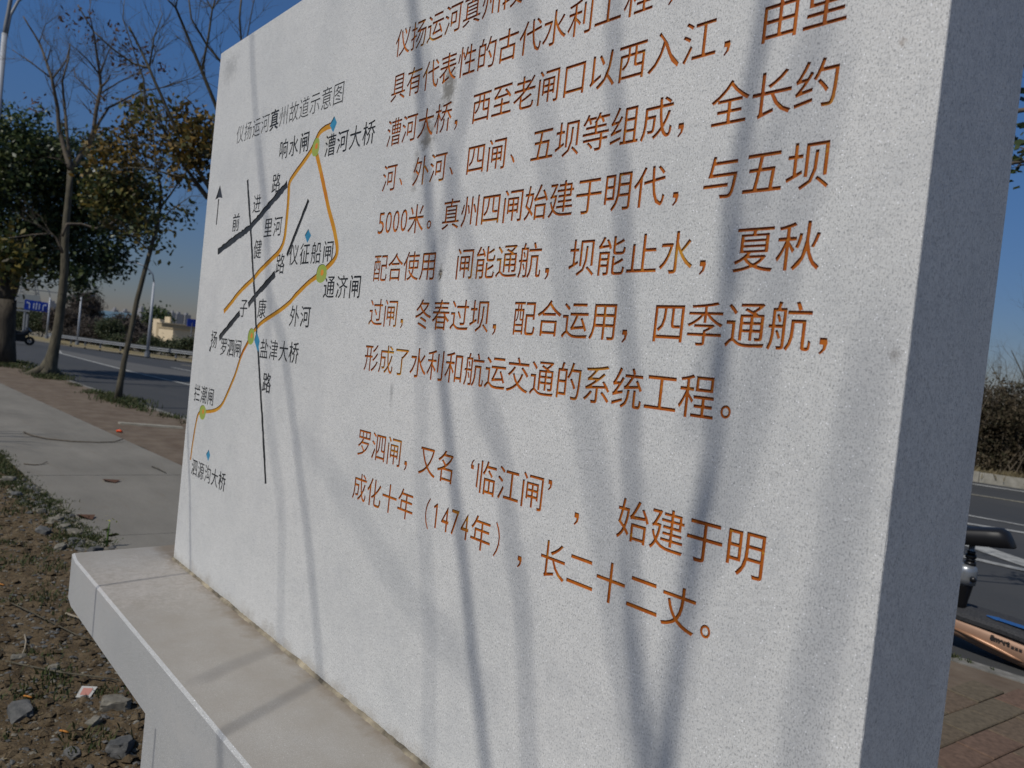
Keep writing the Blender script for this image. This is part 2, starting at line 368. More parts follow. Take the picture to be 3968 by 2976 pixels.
line_strip([(-12, 11.4), (-3.35, 12.32), (-2.73, 12.42), (6, 13.5)], .13, M['line'])
line_strip([(-33, 10.6), (-12, 14.1), (-4.26, 15.6), (-3.53, 15.8), (6, 17.4)], .15, M['line_y'])
line_strip([(-12, 16.3), (-4.89, 17.92), (-4.07, 18.12), (6, 20.2)], .26, M['line'])
# kerbs: each stone of the near and far kerb
def kerb(line, off0, off1, z0, z1, mt, x0, x1, L, name):
    me = None; x = x0; r = random.Random(5); first = []
    while x < x1:
        xa, xb = x + .006, x + L - .006; ya, yb = interp(line, xa), interp(line, xb)
        zz = z1 + r.uniform(-.004, .004)
        b = MB(); b.prism([(xa, ya + off0), (xb, yb + off0), (xb, yb + off1), (xa, ya + off1)], z0, zz)
        o = b.build('kerbstone', mt); o.parent = parent_k[name]; first.append(o); x += L
    return first
parent_k = {}
for nm, lab in (('near_kerb', None), ('far_kerb', None)):
    e = bpy.data.objects.new(nm, None); COL.objects.link(e); e['kind'] = 'structure'; parent_k[nm] = e
kerb(near, -.11, 0.0, -.25, .004, M['kerb'], -30, 3, 1.0, 'near_kerb')
kerb(far, 0.0, .16, -.2, .13, M['kerb_pale'], -12, 6, 1.1, 'far_kerb')
strip('roadside_verge', far, [(x, y + 2.4) for x, y in far], -.02, M['verge'], xs)
strip('near_verge', [(x, -8) for x, y in near], [(x, y - .02) for x, y in near], -.035, M['strip'], xs)

# pavement of cast slabs
walk_n = [(-60, -1.0), (-30, .78), (-9.32, 1.24), (-7.74, 1.29), (-5.36, 1.385), (3, 1.75), (16, 2.6)]
walk_f = [(-60, 1.0), (-30, 1.9), (-18.5, 2.36), (-12.57, 2.62), (-8.47, 2.81), (3, 3.35), (16, 4.3)]
wk = bpy.data.objects.new('sidewalk', None); COL.objects.link(wk); wk['kind'] = 'structure'
x = -59.0; r = random.Random(2)
while x < 14:
    L = 3.2 if x < -20 else 2.35
    xa, xb = x + .003, x + L - .003; sh = .16
    o = MB().prism([(xa, interp(walk_n, xa)), (xb, interp(walk_n, xb)), (xb + sh, interp(walk_f, xb)), (xa + sh, interp(walk_f, xa))], -.15, r.uniform(-.002, .002)).build('paving_slab', M['concrete']); o.parent = wk
    x += L
# planting strip between pavement and kerb: uneven soil
def relief(name, x0, x1, ya, yb, nx, ny, amp, mt, z0=0.0, sc_=(3, 20), seed=0, fine=.5):
    X = np.linspace(x0, x1, nx); v = []; f = []
    for i, x in enumerate(X):
        a, b = ya(x), yb(x)
        for j in range(ny):
            t = j / (ny - 1); y = a + (b - a) * t; p = Vector((x * sc_[0], y * sc_[0], seed))
            h = noise.fractal(p, 1.0, 2.0, 3) * amp + noise.fractal(Vector((x * sc_[1], y * sc_[1], seed)), .8, 2.1, 3) * amp * fine
            v.append((x, y, z0 + h))
    for i in range(nx - 1):
        for j in range(ny - 1): a = i * ny + j; f.append((a, a + ny, a + ny + 1, a + 1))
    return tag(pd(name, v, f, mt, smooth=True), kind='structure'), v
relief('planting_strip', -30, -3.0, lambda x: interp(walk_f, x) + .15 * 0, lambda x: interp(near, x) - .112, 420, 26, .012, M['strip'], -.004, (1.2, 9), 3)
# soil of the foreground
soil, sv = relief('bare_soil', -9.5, -2.0, lambda x: -.35, lambda x: interp(walk_n, x) + .02, 640, 150, .016, M['soil'], -.012, (2.5, 24), 7, .7)
tag(pd('soil_bed', [(-60, -12, -.03), (16, -12, -.03), (16, 2.6, -.03), (4, 1.72, -.03), (-5, 1.36, -.03), (-30, .75, -.03), (-60, -1, -.03)], [(0, 1, 2, 3, 4, 5, 6)], M['soil']), kind='structure')
soil_np = np.array(sv).reshape(640, 150, 3)
def soil_z(x, y):
    i = int(round((x + 9.5) / 7.5 * 639)); i = max(0, min(639, i)); y1 = interp(walk_n, x) + .02
    j = int(round((y + .35) / (y1 + .35) * 149)); j = max(0, min(149, j)); return float(soil_np[i, j, 2])

# ------------------------------------------------------------------ brick paving right of the monument, grey slabs beside it
pv = bpy.data.objects.new('brick_paving', None); COL.objects.link(pv); pv['kind'] = 'structure'
rb = random.Random(11); ang = math.atan2(.115, .85)
ex = Vector((math.cos(-ang) * 1, math.sin(-ang), 0)); ey = Vector((math.sin(ang), math.cos(ang), 0))
ex = Vector((ey.y, -ey.x, 0))
O = Vector((-.80, 3.50, 0)); me_b = {}
def brick_mesh(L, Wd, kk, rs):
    b = MB(); e = .005; j = lambda: rs.uniform(-.002, .002)
    lo = [(-L / 2, -Wd / 2), (L / 2, -Wd / 2), (L / 2, Wd / 2), (-L / 2, Wd / 2)]
    hi = [(x * (1 - 2 * e / L), y * (1 - 2 * e / Wd)) for x, y in lo]
    b.loft([[(x, y, -.05) for x, y in lo], [(x, y, -.005) for x, y in lo], [(x, y, j() * .6) for x, y in hi]])
    me = bpy.data.meshes.new('brick'); me.from_pydata(b.v, [], b.f); me.materials.append(M['brick%d' % kk]); return me
protos = [brick_mesh(.303, .158, kk, rb) for kk in (0, 1, 2, 3, 1, 0)]
cnt = 0
for i in range(-11, 6):
    for j_ in range(-2, 7):
        yy = j_ * .31 + (.155 if i % 2 else 0); p = O + ex * (i * .165) + ey * yy
        if p.y > interp(near, p.x) - .27 or p.y < interp(walk_f, p.x) + .18: continue
        if p.x < -1.22 and p.y > 4.35: continue
        o = bpy.data.objects.new('brick', rb.choice(protos)); COL.objects.link(o)
        o.location = p + Vector((0, 0, .006 + rb.uniform(-.003, .003))); o.rotation_euler = (rb.uniform(-.01, .01), rb.uniform(-.01, .01), -ang + math.pi / 2 + rb.uniform(-.006, .006)); o.parent = pv; cnt += 1
for i, (x, y) in enumerate([(-1.62, 4.68), (-2.13, 4.66), (-2.64, 4.62)]):
    o = MB().box(-.25, .25, -.27, .27, -.05, .008).build('paving_slab', M['kerb']); o.location = (x, y, 0); o.rotation_euler[2] = .07; o.parent = pv
tag(pd('sand_joint_bed', [(-3.1, 3.0, -.006), (.8, 3.2, -.006), (.8, 5.3, -.006), (-3.1, 5.1, -.006)], [(0, 1, 2, 3)], M['strip']), kind='structure')

# ================================================================== MONUMENT
D = 0.8                                        # measured units -> metres, slab face lies at y = 0.8
X0, X1 = -2.993 * D, -0.364 * D; Z0, Z1 = 1.5 - .9034 * D, 1.5 + 1.085 * D
YF, YB = .8, 1.055
mon = root('memorial_stele', (-1.34, .93, 0), 'pale granite slab carved with orange Chinese text and a canal map, on a plinth', 'monument')
# --- shapes cut into the face: each is a list of closed loops or edge sets in (x, z)
def font_edges(ch, off, cache={}):
    key = (ch, off)
    if key in cache: return cache[key]
    if off:                                   # an offset outline that breaks up falls back to the plain glyph
        a = font_edges(ch, 0); b = font_raw(ch, off)
        cache[key] = b if len(a[0]) == len(b[0]) and len(a[1]) == len(b[1]) else a; return cache[key]
    cache[key] = font_raw(ch, off); return cache[key]
def font_raw(ch, off):
    cu = bpy.data.curves.new('g', 'FONT'); cu.body = ch; cu.offset = off; cu.resolution_u = 3
    o = bpy.data.objects.new('g', cu); COL.objects.link(o); bpy.context.view_layer.update()
    me = bpy.data.meshes.new_from_object(o); cnt_ = {}
    for p in me.polygons:
        for e in p.edge_keys: cnt_[e] = cnt_.get(e, 0) + 1
    vs = [(v.co.x, v.co.y) for v in me.vertices]; es = [e for e, c in cnt_.items() if c == 1]
    bpy.data.objects.remove(o); bpy.data.curves.remove(cu); bpy.data.meshes.remove(me)
    used = sorted({i for e in es for i in e}); mp = {i: n for n, i in enumerate(used)}
    return ([vs[i] for i in used], [(mp[a], mp[b]) for a, b in es])
V2 = []; E2 = []; ES = []; GROUPS = []                     # vertices, edges, shape id per edge
shapes = []                                    # (object name, material key, depth)
def new_shape(name, mk, depth, prio=0): shapes.append((name, mk, depth, prio)); return len(shapes) - 1
def U(u, v): return (u * D, 1.5 + v * D)
def add_edges(sid, vs, es):
    n = len(V2); V2.extend(vs); E2.extend([(a + n, b + n) for a, b in es]); GROUPS.append((len(E2) - len(es), len(E2), sid)); ES.extend([sid] * len(es))
EM = .0707
rg = random.Random(4)
def han(sid, ch, u, v, sx=.0712, sy=.0765, off=.003):
    vs, es = font_edges(ch, off); du = rg.uniform(-.0006, .0006); dv = rg.uniform(-.0006, .0006)
    add_edges(sid, [U(u + du + (x - .5) * sx, v + dv + (y - .375) * sy) for x, y in vs], es)
def fit(sid, ch, u, v, w_, h_, off=0.0):
    vs, es = font_edges(ch, off); xs_ = [p[0] for p in vs]; ys_ = [p[1] for p in vs]
    x0, x1, y0, y1 = min(xs_), max(xs_), min(ys_), max(ys_)
    add_edges(sid, [U(u + ((x - x0) / (x1 - x0) - .5) * w_, v + ((y - y0) / (y1 - y0) - .5) * h_) for x, y in vs], es)
def loop(sid, pts): add_edges(sid, pts, [(i, (i + 1) % len(pts)) for i in range(len(pts))])
def comma(sid, u, v, s=1.0): # a carved comma: square head and curved tail
    pts = [(-.0045, .010), (.0060, .010), (.0072, .003), (.0050, -.006), (-.0020, -.0125), (-.0045, -.0105), (.0008, -.004), (.0012, .0005), (-.0045, .001)]
    loop(sid, [U(u + x * s, v + y * s * 1.05) for x, y in pts])
def dun(sid, u, v): # enumeration comma
    loop(sid, [U(u + x, v + y) for x, y in [(-.009, .009), (-.005, .0105), (.004, .001), (.008, -.007), (.005, -.010), (.001, -.006), (-.004, .003)]])
def ring(sid, u, v):
    pts = [U(u + rr * math.cos(a) * .95, v + rr * math.sin(a) * 1.1) for rr in (.0096, .0054) for a in [2 * math.pi * i / 14 for i in range(14)]]
    add_edges(sid, pts, [(i, (i + 1) % 14) for i in range(14)] + [(14 + i, 14 + (i + 1) % 14) for i in range(14)])
def ell(sid, pts, n=18, wob=0.0):
    (tx, ty), (rx, ry), (bx, by), (lx, ly) = pts; cx = (rx + lx) / 2; cy = (ty + by) / 2; a_ = (rx - lx) / 2; b_ = (ty - by) / 2
    loop(sid, [U(cx + a_ * math.cos(t) * (1 + wob * math.sin(3 * t + cx * 40)), cy + b_ * math.sin(t) * (1 + wob * math.cos(2 * t))) for t in [2 * math.pi * i / n for i in range(n)]])
def smooth_pts(pts, n=4):
    P = [Vector((*p, 0)) for p in pts]; out = []
    for i in range(len(P) - 1):
        p0, p1, p2, p3 = P[max(i - 1, 0)], P[i], P[i + 1], P[min(i + 2, len(P) - 1)]
        for k_ in range(n):
            t = k_ / n; out.append(.5 * ((2 * p1) + (-p0 + p2) * t + (2 * p0 - 5 * p1 + 4 * p2 - p3) * t * t + (-p0 + 3 * p1 - 3 * p2 + p3) * t ** 3))
    out.append(P[-1]); return [(p.x, p.y) for p in out]
def band(sid, pts, wid, rough=0.0, sm=0):
    if sm: pts = smooth_pts(pts, sm)
    if rough:
        q_ = []
        for (xa, ya), (xb, yb) in zip(pts, pts[1:]):
            n = max(1, int(math.hypot(xb - xa, yb - ya) / .012)); q_ += [(xa + (xb - xa) * i / n, ya + (yb - ya) * i / n) for i in range(n)]
        pts = q_ + [pts[-1]]
    Lf = []; Rt = []; n = len(pts)
    for i, p in enumerate(pts):
        a, b = pts[max(i - 1, 0)], pts[min(i + 1, n - 1)]; dx, dy = b[0] - a[0], b[1] - a[1]; l = math.hypot(dx, dy) or 1
        ww = (wid[0] + (wid[1] - wid[0]) * i / (n - 1)) if isinstance(wid, tuple) else wid
        h1 = ww / 2 * (1 + rg.uniform(-rough, rough)); h2 = ww / 2 * (1 + rg.uniform(-rough, rough))
        Lf.append(U(p[0] - dy / l * h1, p[1] + dx / l * h1)); Rt.append(U(p[0] + dy / l * h2, p[1] - dx / l * h2))
    loop(sid, Lf + Rt[::-1])
us = lambda n: -1.660 + n * EM
vl = lambda k_: .7928 - k_ * .1161 - (.1055 if k_ > 7 else 0)
LINES = {0: [(0, '仪扬运河真州段')], 1: [(0, '具有代表性的古代水利工程')], 2: [(0, '漕河大桥'), (5, '西至老闸口以西入江'), (15, '由里')],
 3: [(0, '河'), (2, '外河'), (5, '四闸'), (8, '五坝等组成'), (14, '全长约')], 4: [(2, '米'), (4, '真州四闸始建于明代'), (14, '与五坝')],
 5: [(0, '配合使用'), (5, '闸能通航'), (10, '坝能止水'), (15, '夏秋')], 6: [(0, '过闸'), (3, '冬春过坝'), (8, '配合运用'), (13, '四季通航')],
 7: [(0, '形成了水利和航运交通的系统工程')], 8: [(.1, '罗泗闸'), (4.1, '又名'), (7.08, '临江闸'), (12.6, '始建于明')],
 9: [(.1, '成化十年'), (7.1, '年'), (10.13, '长二十二丈')]}
COM = {1: [(-.811, .651)], 2: [(-1.3962, .5356), (-.6883, .5358)], 3: [(-.7605, .4185)], 4: [(-.756, .3035)], 5: [(-1.0433, .185), (-.6882, .1875)],
 6: [(-1.5368, .0728), (-1.1842, .0705), (-.8323, .0712), (-.4775, .0722)], 8: [(-1.458, -.2662), (-.8972, -.2663)], 9: [(-1.0339, -.3828)]}
for k_ in range(10):
    sids = []
    for st, s_ in LINES[k_]:
        sid = new_shape('inscription_phrase', 'orange_paint', .0019); sids.append((us(st), us(st + len(s_)), sid))
        for i, ch in enumerate(s_): han(sid, ch, us(st + i), vl(k_))
    near_sid = lambda u: min(sids, key=lambda t: abs(t[1] - u) if u > t[0] else 9)[2]
    for (u, v) in COM.get(k_, []): comma(new_shape('comma', 'orange_paint', .0018), u, v)
    if k_ == 3:
        for (u, v) in ((-1.6047, .4279), (-1.3944, .4282), (-1.1818, .4276)): dun(new_shape('comma', 'orange_paint', .0018), u, v)
    if k_ == 4:
        for i, ch in enumerate('5000'): fit(sids[0][2], ch, -1.6777 + i * EM / 2, .3283, .0285, .056)
        ring(new_shape('full_stop', 'orange_paint', .0015), -1.4619, .3097)
    if k_ == 7: ring(new_shape('full_stop', 'orange_paint', .0015), -.6163, -.0376)
    if k_ == 8: comma(new_shape('quotation_mark', 'orange_paint', .0015), -1.2058, -.221, -.9); comma(new_shape('quotation_mark', 'orange_paint', .0015), -.9727, -.219, .9)
    if k_ == 9:
        for i, ch in enumerate('474'): fit(sids[1][2], ch, -1.318 + (i + 1) * EM / 2, -.356, .027, .056)
        loop(sids[1][2], [U(-1.318 + x, -.356 + y) for x, y in [(-.010, .019), (-.008, .0145), (-.001, .0185), (-.001, -.028), (.005, -.028), (.005, .028), (.001, .028)]])
        for u, s_ in ((-1.352, 1), (-1.1028, -1)):
            loop(new_shape('bracket', 'orange_paint', .0015), [U(u + s_ * x, -.3578 + y) for x, y in [(.007, .036), (-.002, .022), (-.006, .008), (-.006, -.008), (-.002, -.022), (.007, -.036), (.010, -.034), (.002, -.020), (-.002, -.007), (-.002, .007), (.002, .020), (.010, .034)]])
        ring(new_shape('full_stop', 'orange_paint', .0015), -.6084, -.3767)
sid = new_shape('worn_comma', 'worn_groove', .0012); comma(sid, -1.3949, .1884, .95)
# map title and labels
sid = new_shape('map_title', 'grey_paint', .0012)
for i, ch in enumerate('仪扬运河真州故道示意图'):
    if i == 5: sid = new_shape('map_title', 'grey_paint', .0012)
    if ch != '真': han(sid, ch, -2.7149 + i * .0731, .7265, .071, .071, -.004)
sid = new_shape('map_title_character', 'black_paint', .0015); [han(sid, '真', -2.7149 + 4 * .0731 + d_, .7265 + e_, .071, .074, 0) for d_, e_ in ((-.0022, 0), (.0022, 0), (0, .0018))]
LAB = [('响水闸', -2.3263, .6150, .0745), ('漕河大桥', -2.0046, .5798, .0720), ('路', -2.3581, .5085, 0), ('进', -2.501, .4549, 0), ('前', -2.6744, .403, 0),
 ('里河', -2.3885, .3655, .0740), ('健', -2.4578, .2973, 0), ('路', -2.267, .2415, 0), ('仪征船闸', -2.1755, .2667, .0742), ('通济闸', -1.927, .165, .0735),
 ('子', -2.5293, .0969, 0), ('康', -2.3762, .0966, 0), ('扬', -2.7805, -.0238, 0), ('罗泗闸', -2.6769, -.0450, .0650), ('外河', -2.1300, .0772, .0740),
 ('盐津大桥', -2.3275, -.0343, .0725), ('路', -2.282, -.1416, 0), ('拦潮闸', -2.9030, -.2357, .0720), ('泗源沟大桥', -2.8574, -.5172, .0708)]
for s_, u, v, st in LAB:
    sid = new_shape('map_label', 'black_paint', .0015)
    for i, ch in enumerate(s_): [han(sid, ch, u + i * st + d_, v, .068, .070, 0) for d_ in (-.0006, .0008)]
RV = [[(-2.0077, .6385), (-2.046, .6373), (-2.0794, .6291), (-2.0995, .6093), (-2.1279, .5799), (-2.1863, .5451), (-2.243, .5128), (-2.2586, .4925), (-2.2547, .461), (-2.2519, .4165), (-2.2523, .35), (-2.2588, .3103), (-2.2884, .2804), (-2.3468, .2555), (-2.4282, .2207), (-2.4694, .1979), (-2.541, .1699), (-2.603, .1407), (-2.6446, .1155), (-2.7097, .0817)],
 [(-2.0866, .5655), (-2.0502, .5107), (-2.0111, .4487), (-1.973, .3881), (-1.9384, .3412), (-1.911, .2958), (-1.9004, .2675), (-1.9103, .2442), (-1.9513, .2215), (-1.9865, .2062), (-2.0271, .1906), (-2.0688, .1745), (-2.1367, .1409), (-2.1683, .1212), (-2.2234, .0987), (-2.3013, .0727), (-2.3626, .0529), (-2.4033, .033), (-2.4333, .0131), (-2.4665, -.0216), (-2.5009, -.0547), (-2.5231, -.09), (-2.5445, -.1307), (-2.5827, -.1833), (-2.6336, -.2434), (-2.6809, -.2716), (-2.747, -.2886), (-2.8294, -.2994), (-2.8671, -.3119), (-2.8824, -.3408), (-2.8936, -.3856), (-2.902, -.4411), (-2.9073, -.4964)]]
for pts in RV:
    sid = new_shape('map_river', 'river_paint', .0016, 2); band(sid, pts, (.0185, .0125) if pts is RV[1] else .0185, .06, 3)
for pts, wd in (([(-2.8275, .3054), (-2.5362, .3774), (-2.2729, .4972)], .022), ([(-2.6043, .5481), (-2.5362, .3774), (-2.4705, .2027), (-2.444, .1407), (-2.4117, .0445), (-2.3684, -.0563), (-2.2903, -.256), (-2.2165, -.4563)], .0125),
  ([(-2.1098, .4303), (-2.2236, .2666)], .014), ([(-2.2989, .2109), (-2.4382, .1407), (-2.4915, .107)], .020), ([(-2.5585, .0794), (-2.7301, -.0164)], .020), ([(-2.8087, -.0541), (-2.8118, -.0701)], .012)):
    sid = new_shape('map_road', 'black_paint', .0018, 3); band(sid, pts, wd * 1.12, .2)
sid = new_shape('north_arrow', 'black_paint', .0016, 3); band(sid, [(-2.8688, .4092), (-2.8692, .507)], .010, .05)
loop(sid, [U(*p) for p in [(-2.9043, .5075), (-2.8693, .5125), (-2.8322, .5075), (-2.8688, .5602)]])
for pts in [[(-1.9975, .6631), (-1.9771, .6406), (-1.9944, .6152), (-2.0233, .6404)], [(-2.0936, .3416), (-2.0708, .3204), (-2.091, .2993), (-2.1129, .3238)], [(-2.4005, .0214), (-2.3681, -.0098), (-2.3751, -.0474), (-2.4128, -.0096)], [(-2.7277, -.4273), (-2.7083, -.4465), (-2.7234, -.4707), (-2.7495, -.449)]]:
    sid = new_shape('bridge_marker', 'blue_paint', .0012, 4); loop(sid, [U(*p) for p in pts])
for pts in [[(-2.095, .6179), (-2.0727, .5885), (-2.096, .5585), (-2.1222, .5875)], [(-1.9836, .2338), (-1.9496, .2135), (-1.9888, .1757), (-2.0146, .2068)], [(-2.4437, .0317), (-2.4155, .0115), (-2.4471, -.0278), (-2.4704, -.0003)], [(-2.8291, -.2728), (-2.7933, -.2951), (-2.827, -.331), (-2.8611, -.3058)]]:
    sid = new_shape('lock_marker', 'green_paint', .0010, 5); ell(sid, pts, 18, .05)
    sid = new_shape('lock_marker_dot', 'dot_paint', .0009, 6); cx = (pts[1][0] + pts[3][0]) / 2 + .002; cy = (pts[0][1] + pts[2][1]) / 2 + .003
    ell(sid, [(cx, cy + .010), (cx + .009, cy), (cx, cy - .010), (cx - .009, cy)], 10, .1)
# triangulate the face with all outlines as constraints, then flood the shape membership
B = .0012; rc = random.Random(19)
def edge_run(n, seed):
    out = []
    for i in range(n):
        t = i / n * 60; out.append(.0006 + .0012 * abs(noise.noise(Vector((t, seed, 0)))) + (.0022 * max(0, noise.noise(Vector((t * .8, seed, 9))) - .25) / .3))
    return out
NS, NT = 150, 120
bR, bT, bL = edge_run(NS, 1), edge_run(NT, 2), edge_run(NS, 3)
border = [(X0 + B, Z0)] + [(X1 - B, Z0)] + [(X1 - bR[i], Z0 + (Z1 - Z0) * i / NS) for i in range(1, NS)] + [(X1 - B, Z1 - B)] + [(X1 - (X1 - X0) * i / NT, Z1 - bT[i]) for i in range(1, NT)] + [(X0 + B, Z1 - B)] + [(X0 + bL[i], Z1 - (Z1 - Z0) * i / NS) for i in range(1, NS)]
outer = [(X0, Z0), (X1, Z0)] + [(X1, p[1]) for p in border[2:1 + NS]] + [(X1, Z1)] + [(p[0], Z1) for p in border[2 + NS:1 + NS + NT]] + [(X0, Z1)] + [(X0, p[1]) for p in border[2 + NS + NT:]]
nV = len(V2); V2 += border; nb_ = len(border)
E2 += [(nV + i, nV + (i + 1) % nb_) for i in range(nb_)]; ES += [-1] * nb_
S_ = 1000.0
ov, oe, of, ove, oee, ofe = delaunay_2d_cdt([Vector((x * S_, z * S_)) for x, z in V2], E2, [], 0, 1e-4, True)
e2f = {}
for fi, f in enumerate(of):
    for i in range(len(f)):
        a, b = f[i], f[(i + 1) % len(f)]; e2f.setdefault((min(a, b), max(a, b)), []).append(fi)
OV = np.array([(p.x, p.y) for p in ov]) / S_
CEN = np.array([OV[list(f)].mean(0) for f in of]); state = [set() for _ in of]
order = np.argsort(CEN[:, 0]); cx_s = CEN[order, 0]; VV = np.array(V2)
for (e0, e1_, sid) in GROUPS:
    E_ = np.array(E2[e0:e1_]); A_ = VV[E_[:, 0]]; B_ = VV[E_[:, 1]]
    x0, x1 = min(A_[:, 0].min(), B_[:, 0].min()), max(A_[:, 0].max(), B_[:, 0].max()); z0, z1 = min(A_[:, 1].min(), B_[:, 1].min()), max(A_[:, 1].max(), B_[:, 1].max())
    cand = order[np.searchsorted(cx_s, x0):np.searchsorted(cx_s, x1)]; cand = cand[(CEN[cand, 1] > z0) & (CEN[cand, 1] < z1)]
    if not len(cand): continue
    p = CEN[cand]; cr_ = (A_[None, :, 1] > p[:, 1:2]) != (B_[None, :, 1] > p[:, 1:2])
    with np.errstate(divide='ignore', invalid='ignore'): xi = A_[None, :, 0] + (p[:, 1:2] - A_[None, :, 1]) / (B_[:, 1] - A_[:, 1])[None] * (B_[:, 0] - A_[:, 0])[None]
    ins = ((cr_ & (xi > p[:, 0:1])).sum(1) % 2) == 1
    for fi in cand[ins]: state[fi].add(sid)
own = [(-1 if not state[i] else max(state[i], key=lambda s: (shapes[s][3], s))) for i in range(len(of))]
P2 = [(p.x / S_, p.y / S_) for p in ov]
def face_mesh(sel, y, walls):
    idx = {}; v = []; f = []
    def vid(i, yy):
        kk = (i, yy)
        if kk not in idx: idx[kk] = len(v); v.append((P2[i][0], yy, P2[i][1]))
        return idx[kk]
    for fi in sel: f.append(tuple(vid(i, y) for i in of[fi]))
    for (a, b, ya, yb) in walls: f.append((vid(a, ya), vid(b, ya), vid(b, yb), vid(a, yb)))
    return v, f
by = {}
for fi, s_ in enumerate(own): by.setdefault(s_, []).append(fi)
walls = {}
for e, fl in e2f.items():
    if len(fl) == 2 and own[fl[0]] != own[fl[1]]:
        s0, s1 = own[fl[0]], own[fl[1]]; d0 = 0 if s0 < 0 else shapes[s0][2]; d1 = 0 if s1 < 0 else shapes[s1][2]
        if abs(d0 - d1) < 1e-6: continue
        deep = s0 if d0 > d1 else s1; walls.setdefault(deep, []).append((e[0], e[1], YF + min(d0, d1), YF + max(d0, d1)))
v, f = face_mesh(by[-1], YF, [])
n = len(v)
v += [(x, YF, z) for x, z in border] + [(x, YF + .0012 + (.5 * abs(bx_ - x) + .5 * abs(bz_ - z)) * 1.0, z) for (x, z), (bx_, bz_) in zip(outer, border)] + [(x, YB, z) for x, z in outer]
for i in range(nb_):
    j = (i + 1) % nb_
    if i: f.append((n + i, n + nb_ + i, n + nb_ + j, n + j))
    f.append((n + nb_ + i, n + 2 * nb_ + i, n + 2 * nb_ + j, n + nb_ + j))
f.append(tuple(n + 2 * nb_ + i for i in range(nb_))[::-1])
slab = pd('slab', v, f, M['slab'], mon)
for s_ in sorted(by):
    if s_ < 0: continue
    nm, mk, dp, pr = shapes[s_]; v, f = face_mesh(by[s_], YF + dp, walls.get(s_, []))
    pd(nm, v, f, M[mk], slab)
# plinth cap with small arris and cut corner
CB, CT = 1.5 - 1.085 * D, Z0 - .0005
def cap_ring(z, ins):
    x0, xc, x1, y0, yc, y1 = -2.553 + ins, -2.468 + ins * .4, -.13 - ins, .54 + ins, .549 + ins * .9, 1.30 - ins
    return [(xc, y0, z), (x1, y0, z), (x1, y1, z), (x0, y1, z), (x0, yc, z)]
MB().loft([cap_ring(CB, .004), cap_ring(CB + .004, 0), cap_ring(CT - .006, 0), cap_ring(CT, .006)]).build('plinth_cap', M['cap'], mon)
MB().box(-2.318, -.36, .735, 1.12, -.05, CB).build('plinth_body', M['cap'], mon)
v = []; rr = random.Random(8); b = MB(); prev = None; ringsM = []
for i in range(260):
    x = X0 - .004 + (X1 - X0 + .008) * i / 259; wv = .006 + .007 * max(0, noise.noise(Vector((x * 9, 0, 1)))) + rr.uniform(0, .003); hv = .004 + .006 * max(0, noise.noise(Vector((x * 7, 3, 1)))) + rr.uniform(0, .002)
    ringsM.append([(x, YF + .002, CT), (x, YF - wv, CT), (x, YF - wv * .5, CT + hv * .7), (x, YF + .002, CT + hv)])
b.loft(ringsM); b.build('mortar_joint', M['mortar'], mon)

# ================================================================== TREES
def jit(rs, a): return Vector((rs.uniform(-a, a), rs.uniform(-a, a), rs.uniform(-a, a)))
def wiggle(rs, pts, n=3, a=.02):
    out = []
    for p, q_ in zip(pts, pts[1:]):
        L = (q_ - p).length
        for i in range(n):
            out.append(p.lerp(q_, i / n) + (jit(rs, a * L) if i else Vector()))
    return out + [pts[-1]]
def twigs(mb, rs, p, d, L, r, depth, spread=.55, up=.25, tips=None):
    pts = [p.copy()]; q_ = p.copy(); dd = d.normalized()
    for i in range(4):
        dd = (dd + jit(rs, .22) + Vector((0, 0, up * .25))).normalized(); q_ = q_ + dd * (L / 4); pts.append(q_.copy())
    mb.tube(pts, [r, r * .85, r * .7, r * .5, r * .25], 4 if depth > 0 else 3, False)
    if tips is not None: tips.append(pts[-1])
    if depth > 0:
        for i in range(rs.randint(3, 5)):
            j_ = rs.randint(1, 4); nd = (dd + jit(rs, spread * 1.3)).normalized(); twigs(mb, rs, pts[j_], nd, L * rs.uniform(.45, .75), r * .5, depth - 1, spread, up, tips)
def limb(mb, rs, pts, r0, r1, side=8, tw=None, tips=None, a=.012):
    pp = wiggle(rs, pts, 3, a); n = len(pp); mb.tube(pp, [r0 + (r1 - r0) * i / (n - 1) for i in range(n)], side)
    if tw:
        num, L, depth = tw
        for i in range(num):
            j_ = rs.randint(max(1, n // 5), n - 1); d = pp[j_] - pp[j_ - 1]; sd_ = jit(rs, 1); sd_ -= d * (sd_.dot(d) / max(d.length_squared, 1e-9))
            d = d.normalized() + sd_.normalized() * rs.uniform(.5, 1.1)
            twigs(mb, rs, pp[j_], d, L * rs.uniform(.5, 1.1), max(.004, (r0 + (r1 - r0) * j_ / n) * .28), depth, tips=tips)
